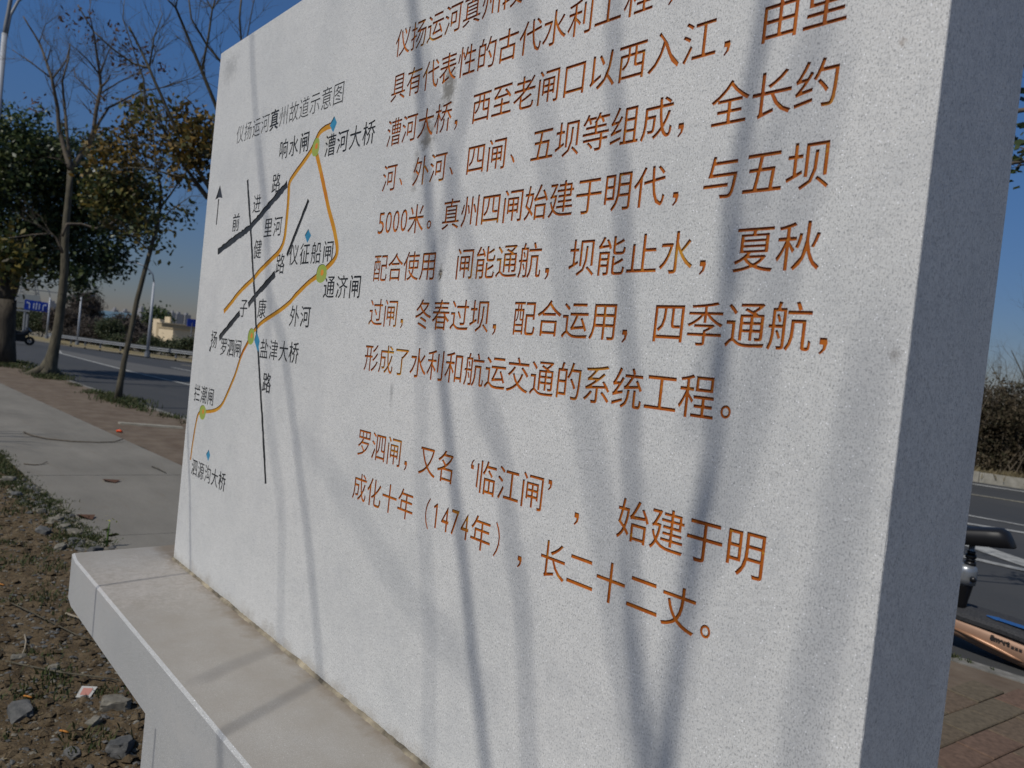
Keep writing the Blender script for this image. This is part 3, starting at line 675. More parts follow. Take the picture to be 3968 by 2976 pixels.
def leaves(name, clumps, mt, parent, seed, size, shape=1.8):
    """clumps: (centre, (rx, ry, rz), count). Leaf sized faces, bunched in sprays through each volume."""
    rn = np.random.default_rng(seed); Vs = []
    for c, rad, num in clumps:
        nb = max(3, num // 14); dirs = rn.normal(size=(nb, 3)); dirs /= np.linalg.norm(dirs, axis=1)[:, None]
        rr_ = rn.uniform(0, 1, nb) ** (1 / 2.2); sp = np.array(c) + dirs * rr_[:, None] * np.array(rad)
        pk = rn.integers(0, nb, num); cen = sp[pk] + rn.normal(size=(num, 3)) * (size * 1.9)
        a = rn.normal(size=(num, 3)); a /= np.linalg.norm(a, axis=1)[:, None]
        b_ = rn.normal(size=(num, 3)); b_ -= a * (a * b_).sum(1)[:, None]; b_ /= np.linalg.norm(b_, axis=1)[:, None]
        s = size * rn.uniform(.6, 1.25, num)[:, None]; a = a * s * .5 * shape; b_ = b_ * s * .5
        Vs.append(np.stack([cen - a, cen + b_ * .9 - a * .1, cen + a, cen - b_ * .9 - a * .1], 1))
    Vv = np.concatenate(Vs).reshape(-1, 3); nf = len(Vv) // 4
    me = bpy.data.meshes.new(name); me.vertices.add(len(Vv)); me.vertices.foreach_set('co', Vv.ravel())
    me.loops.add(nf * 4); me.loops.foreach_set('vertex_index', np.arange(nf * 4)); me.polygons.add(nf)
    me.polygons.foreach_set('loop_start', np.arange(nf) * 4); me.update()
    return link_mesh(name, me, mt, parent)
c1 = lambda x, y: (x / 1.659, y / 1.659)
c2 = lambda x, y: (x / 1.659, 900 + y / 1.659)
def pix_pts(pts, dist, rs, dj=.5):
    out = []; off = 0
    for p in pts: off += rs.uniform(-dj, dj) * .5; out.append(at(*p, dist + off))
    return out

# ---- tall bare tree with flared pale foot (left of centre)
rs = random.Random(21); dA = 21.9
tA = root('bare_tree', ground_at(185, 1458), 'tall bare street tree with thick flared trunk and open forking crown', 'tree')
mb = MB(); base = ground_at(182, 1462)
tr_px = [c2(300, 925), c2(318, 870), c2(345, 760), c2(372, 620), c2(398, 430), c2(415, 250), c2(418, 60), c1(425, 1430), c1(445, 1230), c1(452, 1090)]
tp = [at(*p, dA) for p in tr_px]; tp[0].z = -.1
hw = [.36, .24, .175, .150, .138, .130, .122, .112, .10, .09]
mb.tube(tp, [h * .72 for h in hw], 12); 
for q_ in ((-.42, .05), (.30, -.1), (-.12, .22), (.1, -.3)):
    mb.tube([tp[0] + Vector((q_[1], q_[0], .02)), tp[0].lerp(tp[1], .9) + Vector((q_[1] * .3, q_[0] * .3, 0)), tp[2]], [.13, .11, .07], 8)
mb.build('trunk', M['bark_grey'], tA, True)
mb = MB(); tips = []
LA = [([c1(452, 1090), c1(420, 980), c1(378, 830), c1(372, 700), c1(335, 510), c1(300, 400), c1(252, 275), c1(150, 105)], .15, .03),
      ([c1(455, 1090), c1(430, 850), c1(412, 650), c1(400, 520), c1(440, 380), c1(450, 280)], .10, .025),
      ([c1(460, 1080), c1(540, 960), c1(600, 850), c1(620, 700), c1(650, 560), c1(640, 480), c1(620, 330), c1(600, 200), c1(500, 30)], .15, .03),
      ([c1(335, 510), c1(420, 400), c1(450, 300)], .05, .02), ([c1(320, 495), c1(200, 400), c1(80, 320)], .05, .015),
      ([c1(570, 950), c1(640, 780), c1(700, 690), c1(800, 640), c1(900, 590), c1(1080, 555), c1(1240, 500)], .09, .015),
      ([c1(650, 560), c1(690, 520), c1(710, 480)], .06, .03), ([c1(640, 640), c1(560, 560), c1(490, 500), c1(470, 430)], .05, .015),
      ([c1(640, 480), c1(690, 350), c1(740, 230)], .05, .012), ([c1(640, 480), c1(560, 380), c1(460, 290)], .05, .012),
      ([c1(600, 200), c1(575, 100), c1(585, 0)], .04, .012), ([c1(650, 600), c1(760, 530), c1(880, 470), c1(930, 420)], .05, .012),
      ([c1(250, 275), c1(290, 160)], .03, .01), ([c1(300, 400), c1(330, 300), c1(260, 230)], .035, .01)]
for pts, r0, r1 in LA: limb(mb, rs, pix_pts(pts, dA, rs, .8), r0 * .46, r1 * .55, 6, (7, .9, 2), tips)
# low pale dead boughs
for pts, r0, r1 in [([c1(400, 1520), c1(430, 1440), c1(520, 1440), c1(620, 1470), c1(700, 1445), c1(760, 1405)], .07, .03), ([c1(760, 1405), c1(830, 1500), c1(900, 1530), c1(960, 1600)], .03, .015),
                    ([c2(400, 130), c1(395, 1600), c1(360, 1530), c1(330, 1500), c1(200, 1510), c1(60, 1530)], .07, .02), ([c1(430, 1060), c1(380, 1025), c1(310, 1010)], .04, .015), ([c1(330, 1500), c1(250, 1450), c1(130, 1400)], .04, .015)]:
    limb(mb, rs, pix_pts(pts, dA - .6, rs, .3), r0 * .5, r1 * .6, 6, (5, .6, 1), tips)
mb.build('branches', M['bark_pale'], tA, True)
cl = [(tuple(at(*c1(x, y), dA)), (.10, .10, .12), 26) for x, y in [(565, 85), (745, 190), (830, 310), (790, 340), (940, 335), (880, 455), (770, 385), (1040, 440), (590, 260), (450, 150), (220, 650), (640, 670)]]
leaves('withered_leaves', cl, M['leaf_brown'], tA, 3, .07)

# ---- dark evergreen at the frame's left edge
rs = random.Random(31); dL = 24.6
tL = root('evergreen_tree', ground_at(15, 1412), 'dense dark evergreen with thick forked trunk cut by the left edge of the photo', 'tree')
mb = MB(); tp = [at(*p, 25.4) for p in [c2(20, 850), c2(25, 700), c2(30, 560), c2(35, 430)]]; tp[0].z = -.1
mb.tube(tp, [.34, .28, .27, .27], 12)
limb(mb, rs, [at(*p, 25.4) for p in [c2(40, 440), c2(75, 360), c2(100, 250), c2(140, 120), c1(300, 1500), c1(420, 1300)]], .19, .08)
limb(mb, rs, [at(*p, 25.4) for p in [c2(30, 440), c2(10, 330), c2(0, 200), c1(-30, 1500), c1(0, 1200), c1(100, 900)]], .24, .08)
limb(mb, rs, [at(*p, 25.4) for p in [c2(10, 300), c1(150, 1500), c1(450, 1400), c1(650, 1300)]], .14, .05)
mb.build('trunk', M['bark_dark'], tL, True)
CLE = [(120, 560, 130, 110), (40, 640, 140, 130), (250, 640, 120, 110), (-60, 560, 120, 160), (100, 780, 160, 120), (300, 760, 130, 110), (60, 900, 170, 90), (230, 900, 130, 90), (400, 860, 130, 110),
       (330, 1000, 140, 70), (130, 1020, 150, 60), (430, 1000, 70, 50), (300, 1080, 80, 40), (470, 760, 90, 90), (560, 860, 70, 60), (10, 1030, 80, 60), (460, 1050, 35, 18), (320, 1115, 28, 28), (380, 560, 60, 40)]
clumps = []
for (x, y, rx, ry) in CLE:
    s = dL / FPX; clumps.append((tuple(at(x, y, dL + rs.uniform(-.3, 1.6))), (rx * s, rx * s * .9, ry * s), int(rx * ry * .15)))
leaves('crown', clumps, M['leaf_dark'], tL, 11, .088, 1.7)
leaves('low_foliage', [(tuple(at(*c2(x, y), 23.5)), (.35, .35, .4), 150) for x, y in [(60, 150), (30, 90), (110, 190), (60, 270)]], M['leaf_mixed'], tL, 12, .11, 1.7)

# ---- slim leaning young tree with yellowing leaves
rs = random.Random(41); dB = 16.1
tB = root('leaning_tree', ground_at(455, 1545), 'slim leaning young tree with sparse yellow green leaves on the planting strip', 'tree')
mb = MB(); tp = [at(*p, dB) for p in [c2(755, 1080), c2(775, 960), c2(800, 820), c2(845, 620), c2(880, 440), c2(930, 250), c2(975, 90), c1(975, 1580), c1(1010, 1440), c1(1030, 1330)]]; tp[0].z = -.1
mb.tube(tp, [.078, .058, .050, .048, .046, .042, .039, .036, .034, .03], 10)
mb.build('trunk', M['bark_grey'], tB, True)
mb = MB(); tips = []
LB = [([c1(1030, 1330), c1(1035, 1200), c1(1000, 1050), c1(985, 850), c1(950, 700), c1(925, 500)], .05, .012), ([c1(1030, 1340), c1(1130, 1200), c1(1170, 1120)], .04, .012), ([c1(1010, 1440), c1(1100, 1350), c1(1230, 1260)], .03, .01),
      ([c1(1000, 1100), c1(860, 1000), c1(740, 980), c1(640, 900)], .03, .008), ([c1(1000, 1000), c1(1080, 850), c1(1050, 720)], .03, .008), ([c2(955, 110), c1(900, 1560), c1(830, 1510), c1(700, 1400)], .03, .01), ([c1(1000, 1180), c1(880, 1200), c1(700, 1150)], .03, .008),
      ([c1(1050, 1300), c1(1010, 1130), c1(1060, 980), c1(1075, 880)], .03, .008)]
for pts, r0, r1 in LB: limb(mb, rs, pix_pts(pts, dB, rs, .5), r0 * .6, r1 * .6, 5, (9, .6, 1), tips)
mb.build('branches', M['bark_grey'], tB, True)
def px_clumps(L, dist, dens, rs, dz=.5):
    s = dist / FPX; return [(tuple(at(*c1(x, y), dist + rs.uniform(-dz, dz))), (rx / 1.659 * s, rx / 1.659 * s, ry / 1.659 * s), int(rx * ry * dens)) for x, y, rx, ry in L]
leaves('crown', px_clumps([(640, 1180, 75, 60), (740, 1240, 80, 60), (850, 1240, 70, 60), (700, 1330, 70, 60), (840, 1370, 55, 45), (950, 1210, 45, 45), (1130, 1390, 36, 36), (1040, 1590, 32, 20), (620, 1270, 40, 50), (800, 1130, 60, 40), (1000, 1400, 36, 36), (955, 1300, 36, 40), (900, 1480, 40, 26)], dB, .060, rs), M['leaf_mixed'], tB, 21, .078, 1.6)
leaves('upper_leaves', px_clumps([(880, 680, 50, 40), (930, 740, 50, 50), (690, 960, 90, 70), (640, 1040, 90, 60), (800, 850, 40, 40), (880, 820, 60, 50), (970, 920, 70, 60), (860, 980, 80, 60), (1000, 700, 60, 40), (760, 1050, 80, 60), (1060, 800, 50, 60), (950, 1060, 80, 50)], dB, .030, rs), M['leaf_ochre'], tB, 22, .078, 1.5)

# ---- nearer tree whose trunk stands behind the slab; only its limbs show
rs = random.Random(51); dC = 10.6
tC = root('branching_tree', (-9.8, 4.1, 0), 'bare limbed tree with ochre leaves reaching out from behind the carved slab', 'tree')
mb = MB(); fork = Vector((-9.75, 4.15, 2.0))
mb.tube([Vector((-9.8, 4.1, -.1)), Vector((-9.78, 4.12, .5)), Vector((-9.8, 4.1, 1.3)), fork], [.20, .16, .145, .14], 10); mb.build('trunk', M['bark_grey'], tC, True)
mb = MB(); tips = []
LC = [([(900, 900), c1(1330, 1180), c1(1230, 1030), c1(1150, 880), c1(1070, 690), c1(960, 440), c1(890, 290), c1(830, 170)], .055, .02), ([(900, 900), c1(1330, 1260), c1(1180, 1060), c1(1100, 900), c1(1020, 790), c1(930, 680), c1(925, 520), c1(790, 120), c1(800, 0)], .05, .006),
      ([(1000, 800), c1(1480, 900), c1(1380, 660), c1(1295, 450), c1(1200, 220), c1(1130, 50), c1(1080, 0)], .06, .018), ([c1(1298, 450), c1(1330, 290), c1(1365, 60), c1(1400, -60)], .032, .014), ([(1000, 650), c1(1500, 480), c1(1405, 380), c1(1330, 290), c1(1230, 120), c1(1210, -30)], .04, .016),
      ([c1(1130, 50), c1(1145, -40)], .018, .01), ([c1(1365, 60), c1(1330, 0), c1(1310, -60)], .016, .008), ([c1(1365, 60), c1(1400, 10), c1(1430, -60)], .016, .008), ([(980, 500), c1(1550, 250), c1(1540, 120), c1(1552, -30)], .026, .02), ([(1020, 500), c1(1590, 230), c1(1610, 120), c1(1640, -30)], .016, .01),
      ([c1(965, 440), c1(860, 410), c1(720, 310), c1(605, 205)], .028, .014), ([c1(960, 440), c1(990, 240), c1(1045, 90)], .022, .008), ([c1(980, 410), c1(1035, 180)], .012, .005), ([c1(1080, 700), c1(1160, 680), c1(1220, 600)], .012, .005), ([c1(1050, 560), c1(1130, 530), c1(1280, 490)], .012, .004), ([c1(1330, 1280), c1(1240, 1160), c1(1000, 1095), c1(830, 1075)], .028, .012)]
for i, (pts, r0, r1) in enumerate(LC):
    P_ = pix_pts(pts, dC, rs, .25)
    if pts[0] in ((900, 900), (1000, 800), (1000, 650), (980, 500), (1020, 500)): P_ = [fork] + P_
    limb(mb, rs, P_, r0 * .6, r1 * .6, 6, (6, .5, 1), tips, .006)
mb.build('branches', M['bark_grey'], tC, True)
leaves('crown', px_clumps([(1200, 800, 90, 40), (1260, 840, 70, 40), (1310, 880, 60, 60), (1240, 930, 80, 60), (1170, 970, 60, 60), (1290, 970, 60, 60), (1130, 1020, 40, 40), (1180, 770, 50, 30), (1320, 1020, 30, 80), (1100, 720, 40, 30), (1170, 1130, 40, 40), (1380, 900, 60, 90), (1260, 1060, 50, 40)], dC, .035, rs, .4), M['leaf_ochre'], tC, 31, .060, 1.6)
leaves('withered_leaves', px_clumps([(1500, 900, 90, 120), (890, 700, 50, 40), (940, 740, 50, 40)], dC, .03, rs, .3), M['leaf_mixed'], tC, 32, .055, 1.6)

# ---- next street tree wholly behind the slab except a spray over its top right
rs = random.Random(61)
tD = root('roadside_tree', (-3.9, 4.62, 0), 'street tree hidden behind the carved slab with a few leafy twigs past its right edge', 'tree')
mb = MB(); f2 = Vector((-3.85, 4.6, 2.1)); mb.tube([Vector((-3.9, 4.62, -.1)), Vector((-3.88, 4.6, .9)), f2], [.16, .13, .12], 10); mb.build('trunk', M['bark_grey'], tD, True)
mb = MB(); tips = []
for tgt in ((-2.9, 4.9, 4.3), (-4.2, 5.4, 4.5), (-3.4, 5.2, 4.8), (-2.5, 5.6, 4.2), (-4.4, 4.0, 4.0)):
    limb(mb, rs, [f2, f2.lerp(Vector(tgt), .5) + jit(rs, .2), Vector(tgt)], .05, .015, 6, (12, .6, 1), tips)
e1 = at(3965, 330, 6.2); e2_ = at(3925, 560, 6.2); e3 = at(3945, 640, 6.2)
limb(mb, rs, [f2, Vector((-2.6, 4.9, 3.2)), at(4120, 400, 6.2), e1 + Vector((0, 0, .1))], .035, .006, 5, (6, .25, 1), tips)
limb(mb, rs, [at(4120, 560, 6.2), at(4000, 590, 6.2), e2_], .008, .003, 4, (6, .12, 1), tips, .004)
limb(mb, rs, [f2, Vector((-2.5, 4.95, 2.9)), at(4120, 600, 6.2), at(4000, 640, 6.2), e3], .02, .003, 4, (6, .12, 1), tips, .004)
mb.build('branches', M['bark_pale'], tD, True)
leaves('crown', [(tuple(at(3980, 230, 6.2)), (.05, .05, .13), 60), (tuple(at(3972, 335, 6.2)), (.02, .02, .05), 22)] + [(tuple(at(x, y, 6.2)), (.03, .03, .03), 6) for x, y in ((3930, 575), (3945, 610), (3935, 655), (3925, 550), (3960, 590))] + [(tuple(t), (.12, .12, .1), 10) for t in tips[::6]], M['leaf_dark'], tD, 33, .045, 1.7)

# ---- many stemmed bare tree behind the viewer, whose limbs throw the streaks across the slab
rs = random.Random(71)
tS = root('forked_tree', (-1.45, -2.9, 0), 'bare many stemmed tree in front of the monument casting streaks of shade on it', 'tree')
TR = {'S2': [(-2.643, .919), (-2.551, .684), (-2.431, .433), (-2.326, .138), (-2.189, -.007), (-2.007, -.354), (-1.881, -.597), (-1.77, -.861)],
 'S3': [(-1.638, .891), (-1.567, .666), (-1.482, .406), (-1.423, .183), (-1.368, .022), (-1.315, -.131), (-1.281, -.23), (-1.208, -.418), (-1.116, -.683), (-1.065, -.813)],
 'S4': [(-1.60, .80), (-1.406, .437), (-1.284, .201), (-1.236, .119), (-1.202, -.082), (-1.137, -.152), (-1.11, -.199), (-1.091, -.272), (-1.057, -.365), (-1.014, -.452)],
 'S5': [(-.95, .90), (-.941, .685), (-.921, .539), (-.904, .466), (-.873, .323), (-.848, .191), (-.831, .087), (-.802, -.017), (-.792, -.127), (-.773, -.198), (-.768, -.293), (-.738, -.427), (-.712, -.521), (-.689, -.63)],
 'S6': [(-.618, .80), (-.626, .592), (-.629, .529), (-.636, .468), (-.636, .419), (-.64, .341), (-.649, .284), (-.64, .185), (-.636, .093), (-.63, .002), (-.631, -.089), (-.638, -.17), (-.648, -.25), (-.651, -.306), (-.649, -.362), (-.65, -.452), (-.646, -.609)]}
forkS = Vector((-.45 * D, YF, 1.5 - 3.3 * D)) + SV * (2.6 / -SV.y)
tS.location = (forkS.x, forkS.y, 0)
mb = MB(); mb.tube([Vector((forkS.x - .05, forkS.y, -.1)), Vector((forkS.x, forkS.y, .6)), forkS], [.15, .12, .12], 12); mb.build('trunk', M['bark_grey'], tS, True)
mb = MB()
for key, dist, r_lo, r_hi in (('S2', 2.7, .0055, .0044), ('S3', 2.4, .0095, .0078), ('S4', 3.3, .0068, .0056), ('S5', 2.9, .0082, .0066), ('S6', 2.4, .0092, .0080)):
    P_ = [Vector((u * D, YF, 1.5 + v * D)) + SV * (dist / -SV.y) for u, v in TR[key]][::-1]
    uv = TR[key]; du = (uv[-1][0] - uv[-5][0]) / (uv[-1][1] - uv[-5][1]) * .55
    low = [Vector(((uv[-1][0] + du * (vv - uv[-1][1])) * D, YF, 1.5 + vv * D)) + SV * (dist / -SV.y) for vv in (-2.6, -2.0, -1.4)]; P_ = low + P_
    d_up = (P_[-1] - P_[-4]).normalized(); P_.append(P_[-1] + d_up * 1.2 + Vector((.05, 0, .1))); P_ = [forkS] + P_
    n = len(P_); mb.tube(P_, [r_lo * 1.3] + [r_lo + (r_hi - r_lo) * i / (n - 1) for i in range(1, n)], 8)
# finer side shoots that blur into faint streaks
for a_, b_, dist, r_ in (((-1.20, -.62), (-1.75, -.38), 3.8, .0042), ((-2.0, -.95), (-2.35, .2), 3.4, .005), ((-1.25, -.9), (-1.45, .1), 3.4, .005), ((-.80, -.35), (-1.20, .75), 4.3, .009), ((-.64, .1), (-.50, .80), 3.4, .007), ((-1.42, .18), (-1.34, .75), 3.8, .008), ((-.66, -.55), (-.56, .15), 4.4, .010), ((-.45, -.8), (-.42, -.2), 4.2, .010)):
    p0 = Vector((a_[0] * D, YF, 1.5 + a_[1] * D)) + SV * (dist / -SV.y); p1 = Vector((b_[0] * D, YF, 1.5 + b_[1] * D)) + SV * (dist / -SV.y)
    pp = wiggle(rs, [p0 - (p1 - p0) * .25, p0, p1, p1 + (p1 - p0) * .5], 3, .03); mb.tube(pp, [r_ * (1 - .5 * i / len(pp)) for i in range(len(pp))], 6)
mb.build('branches', M['bark_grey'], tS, True)
for (x, y, sd_, lab) in ((-10.6, -2.3, 5, 'bare young tree left of the monument throwing shade over the pavement'), (-13.6, -2.6, 6, 'bare young tree farther left along the soil strip')):
    r_ = random.Random(sd_); o = root('bare_tree', (x, y, 0), lab, 'tree', 'bare trees along the soil strip'); b0 = Vector((x, y, -.05)); f_ = Vector((x + .05, y, 1.9)); MB().tube([b0, b0.lerp(f_, .5), f_], [.09, .075, .06], 8).build('trunk', M['bark_grey'], o, True)
    mb = MB()
    for k_ in range(6):
        e = f_ + Vector((r_.uniform(-1.3, 1.3), r_.uniform(-.9, .9), r_.uniform(1.6, 2.6))); limb(mb, r_, [f_, f_.lerp(e, .5) + jit(r_, .12), e], .042, .014, 6, (5, .8, 1))
    mb.build('branches', M['bark_grey'], o)
# thin sapling close to the plinth
sp = root('sapling', (-2.45, -.75, 0), 'thin leafless sapling in the bare soil close to the plinth', 'sapling')
P_ = [Vector((u * D, YF, 1.5 + v * D)) + SV * (1.3 / -SV.y) for u, v in [(-3.1, .1), (-3.079, -.021), (-2.958, -.421), (-2.882, -.61), (-2.791, -.916)]][::-1]
a0 = P_[0]; P_ = [Vector((a0.x + .05, a0.y + .02, -.05)), Vector((a0.x + .03, a0.y, a0.z * .5))] + P_
MB().tube(P_, [.0042, .0038, .0034, .003, .0027, .0023, .0023], 6).build('stem', M['bark_grey'], sp, True)

# ================================================================== FAR SIDE OF THE ROAD
def gz(x, y): r_ = math.hypot(x, y); return -.16 - max(0, min(r_, 200) - 55) * .022
# lamps
def street_lamp(px, py, topx, topy, dist, label, reach=1.0, rad=.055, headside=-1):
    b0 = at(px, py, dist); b0.z = RD + .05; t0 = at(topx, topy, dist)
    o = root('street_lamp', b0, label, 'street lamp', 'street lamps along the far side of the road')
    MB().tube([b0, b0 + Vector((0, 0, .25))], rad * 1.6, 10).build('base', M['galv'], o)
    h = t0.z - b0.z
    MB().tube([b0, b0 + Vector((0, 0, h))], [rad, rad * .6], 10).build('pole', M['pole'], o, True)
    arm = [b0 + Vector((0, 0, h)), b0 + Vector((0, -.08 * reach, h + .35 * reach)), b0 + Vector((0, -.35 * reach, h + .62 * reach)), b0 + Vector((0, -.8 * reach, h + .74 * reach))]
    MB().tube(arm, rad * .42, 6).build('arm', M['pole'], o, True)
    MB().obox(arm[-1] + Vector((0, -.22 * reach, 0)), (0, 1, -.1), (1, 0, 0), (0, 0, 1), .45 * reach, .14, .07).build('lamp_head', M['pole'], o)
    return o
J = lambda x, y: (x / 2.949, 1000 + y / 2.949)
for (bx, by_, tx, ty, dist, lab) in ((1680, 1140, 1808, 285, 38.9 * k, 'nearest of the pale lamp posts behind the guard rail, just left of the stone slab'),
                                   (878, 1010, 955, 450, 46.3 * k, 'pale lamp post behind the guard rail, right of the flared tree trunk'),
                                   (530, 935, 600, 450, 53.6 * k, 'slim pale lamp post standing right of the blue direction sign'),
                                   (135, 870, 212, 290, 59.6 * k, 'thick pale lamp post left of the blue direction sign')):
    street_lamp(*J(bx, by_), *J(tx, ty), dist, lab, 1.15, .085 if bx in (1680, 135) else .065)
# tall lamp in the upper left corner
o = root('street_lamp', at(-60, 1200, 24), 'tall near lamp post with curved arms at the upper left edge of the photo', 'street lamp')
t_ = at(18, 130, 24); bz = Vector((t_.x, t_.y, -.05)); o.location = bz
MB().tube([bz, bz + Vector((0, 0, .4))], .12, 10).build('base', M['galv'], o)
MB().tube([bz, t_], [.10, .065], 10).build('pole', M['pole'], o, True)
MB().tube([t_ - Vector((0, 0, .2)), at(22, 100, 24), at(32, 50, 24), at(46, -30, 24), at(90, -90, 24)], .05, 8).build('arm', M['galv'], o, True)
MB().tube([t_ - Vector((0, 0, .5)), at(40, 60, 24.3), at(70, 5, 24.6), at(140, -50, 25)], .035, 8).build('arm', M['galv'], o, True)
MB().obox(at(130, -95, 24), (0, 1, 0), (1, 0, 0), (0, 0, 1), .6, .2, .1).build('lamp_head', M['pole'], o)
# guard rail
rl = [(-48.6, 8.35), (-47.1, 8.75), (-42.45, 9.87), (-38.29, 11.2), (-36.4, 12.11), (-30, 14.2), (-22, 16.2)]
rl = [rd(*p) for p in rl]; gr = root('guard_rail', (rl[2][0], rl[2][1], -.05), 'low galvanised guard rail running behind the far edge of the road', 'guard rail')
pr = [(-.05, .30), (0, .35), (-.05, .40), (-.0, .45), (-.05, .50)]
ringsR = []
for i, (x, y) in enumerate(rl): ringsR.append([(x, y - .06 + a_, z_ - .02) for a_, z_ in pr] + [(x, y + .02 - .06 + a_, z_ - .02) for a_, z_ in pr[::-1]])
MB().loft(ringsR).build('rail', M['galv'], gr)
acc = 0
for (xa, ya), (xb, yb) in zip(rl, rl[1:]):
    L = math.hypot(xb - xa, yb - ya); n = max(1, int(L / 1.6))
    for i in range(n):
        t = (i + .5) / n; x, y = xa + (xb - xa) * t, ya + (yb - ya) * t
        MB().box(x - .04, x + .04, y + .01, y + .09, -.2, .46).build('post', M['galv'], gr)
# bushes
def bush(name, label, cat, group, px, py, rx, ry, dist, mt, dens=.5, seed=0, leaf=.12, twig=True, shape=1.6):
    rs = random.Random(seed); s = dist / FPX; c = at(px, py, dist); z0 = gz(c.x, c.y); o = root(name, (c.x, c.y, z0), label, cat, group)
    mb = MB()
    for i in range(9 if twig else 4):
        a = rs.uniform(0, 6.28); e = c + Vector((math.cos(a) * rx * s * .6, math.sin(a) * rx * s * .6, ry * s * rs.uniform(.2, 1.0)))
        limb(mb, rs, [Vector((c.x, c.y, z0)), (Vector((c.x, c.y, z0)).lerp(e, .5)) + jit(rs, .1), e], .03, .008, 4, (5, ry * s * .5, 1))
    mb.build('stems', M['bush_brown'] if not twig else M['bark_grey'], o)
    zc = max(c.z - ry * s * .15, z0 + ry * s * .3); leaves('foliage', [((c.x + rs.uniform(-.3, .3) * rx * s, c.y + rs.uniform(-.3, .3) * rx * s, zc + rs.uniform(-.25, .25) * ry * s), (rx * s * .75, rx * s * .75, ry * s * .8), int(rx * ry * dens / 3 + 40)) for _ in range(3)], mt, o, seed, leaf, shape)
    return o
BS = [('shrub', 'dark green shrub below the blue direction sign', 90, 1232, 75, 42, 74, 'bush_green', 1.2), ('shrub', 'green shrub right of the pale signpost', 160, 1245, 60, 38, 73, 'bush_green', 1.2), ('shrub', 'brown bare bush beside the flared tree trunk', 255, 1235, 60, 45, 66, 'bush_brown', .9),
      ('bare_bush', 'tall feathery bare bush right of the second lamp post', 335, 1195, 70, 75, 70, 'bush_brown', .55), ('shrub', 'dark green shrub in the middle behind the guard rail', 425, 1275, 45, 38, 58, 'bush_green', 1.6), ('bare_bush', 'brown bare bush behind the leaning tree trunk', 500, 1265, 70, 50, 62, 'bush_brown', .9),
      ('shrub', 'low dark shrub at the foot of the nearest lamp post', 590, 1335, 40, 22, 54, 'bush_green', 1.8), ('shrub', 'clipped green shrub in front of the yellow building', 660, 1345, 48, 18, 52, 'bush_green', 2.0), ('shrub', 'green shrub touching the edge of the carved slab', 728, 1345, 40, 24, 50, 'bush_green', 2.0),
      ('bare_bush', 'grey brown bush left of the dark green shrub behind the rail', 370, 1270, 60, 48, 60, 'bush_brown', 1.2), ('bare_bush', 'low dry bush behind the guard rail right of the leaning tree', 545, 1320, 50, 26, 56, 'bush_brown', 1.5), ('shrub', 'low dark green shrub left of the leaning tree behind the rail', 470, 1325, 55, 24, 57, 'bush_green', 1.6),
      ('bare_bush', 'sparse brown bush between the flared tree and the second lamp', 285, 1300, 45, 34, 60, 'bush_brown', 1.4)]
for i, (nm, lab, x, y, rx, ry, dd, mk, dens) in enumerate(BS): bush(nm, lab, 'shrub', 'shrubs behind the guard rail', x, y, rx, ry, dd, M[mk], dens * 2.6, 100 + i, .09 if mk == 'bush_green' else .075, mk != 'bush_green', 1.6 if mk == 'bush_green' else 5)
bush('round_tree', 'round dark treetop behind the yellow building', 'tree', None, 612, 1238, 40, 38, 150, M['leaf_dark'], 1.3, 140, .42, False)
# direction signs
sg = at(*J(330, 600), 66); s0 = root('direction_sign', (sg.x, sg.y, gz(sg.x, sg.y)), 'blue overhead direction sign with white arrows on a grey frame beyond the road', 'road sign')
A_, B_, C_, D_ = [at(*J(*p), 66) for p in ((285, 470), (553, 512), (548, 622), (272, 585))]
nrm = Vector((.985, -.17, 0))
def slab4(q4, th, name, mt, par, off=0.0):
    q4 = [p + nrm * off for p in q4]; return MB().loft([[p - nrm * th for p in q4], q4]).build(name, mt, par)
slab4([D_, C_, B_, A_], .05, 'panel', M['sign_blue'], s0)
ctr = (A_ + B_ + C_ + D_) / 4; ux = (B_ - A_); uz = (A_ - D_)
def arrow_pl(cx, pts): return [ctr + ux * (cx + x) + uz * z_ for x, z_ in pts]
for cx, sg_ in ((-.32, -1), (.32, 1)):
    hook = [(-.05, -.36), (-.05, .05), (-.03, .20), (.02, .27), (.07, .27)]; th = [(-.015, -.36), (-.015, .04), (0, .13), (.03, .17), (.07, .17)]
    MB().poly([p + nrm * .03 for p in arrow_pl(cx, [(sg_ * x_, z_) for x_, z_ in hook + th[::-1]])]).build('arrow_mark', M['white'], s0)
    MB().poly([p + nrm * .03 for p in arrow_pl(cx, [(sg_ * x_, z_) for x_, z_ in [(.07, .34), (.11, .22), (.07, .10)]])]).build('arrow_mark', M['white'], s0)
for pts in ([(-.015, -.36), (.02, -.36), (.02, .15), (-.015, .15)], [(-.04, .12), (.045, .12), (.003, .36)], [(-.13, -.30), (-.09, -.30), (-.09, .25), (-.13, .25)], [(.11, -.30), (.145, -.30), (.145, .25), (.11, .25)]):
    MB().poly([p + nrm * .03 for p in arrow_pl(0, pts)]).build('arrow_mark', M['white'], s0)
mb = MB(); l_, r__ = at(*J(130, 590), 66), at(*J(340, 612), 66); mb.tube([l_, r__], .07, 6)
l_, r__ = at(*J(200, 500), 66), at(*J(270, 508), 66); mb.tube([l_, r__], .05, 6); g_ = at(*J(320, 640), 66); mb.tube([Vector((g_.x, g_.y, gz(g_.x, g_.y))), g_], .09, 8); mb.build('frame', M['galv'], s0)
pb = [at(*J(*p), 69) for p in ((188, 560), (270, 575), (440, 500), (462, 430), (260, 408), (192, 410))]
s1 = root('sign_board', (pb[0].x, pb[0].y, gz(pb[0].x, pb[0].y)), 'pale grey back of a large board standing behind the blue direction sign', 'sign'); nrm2 = nrm
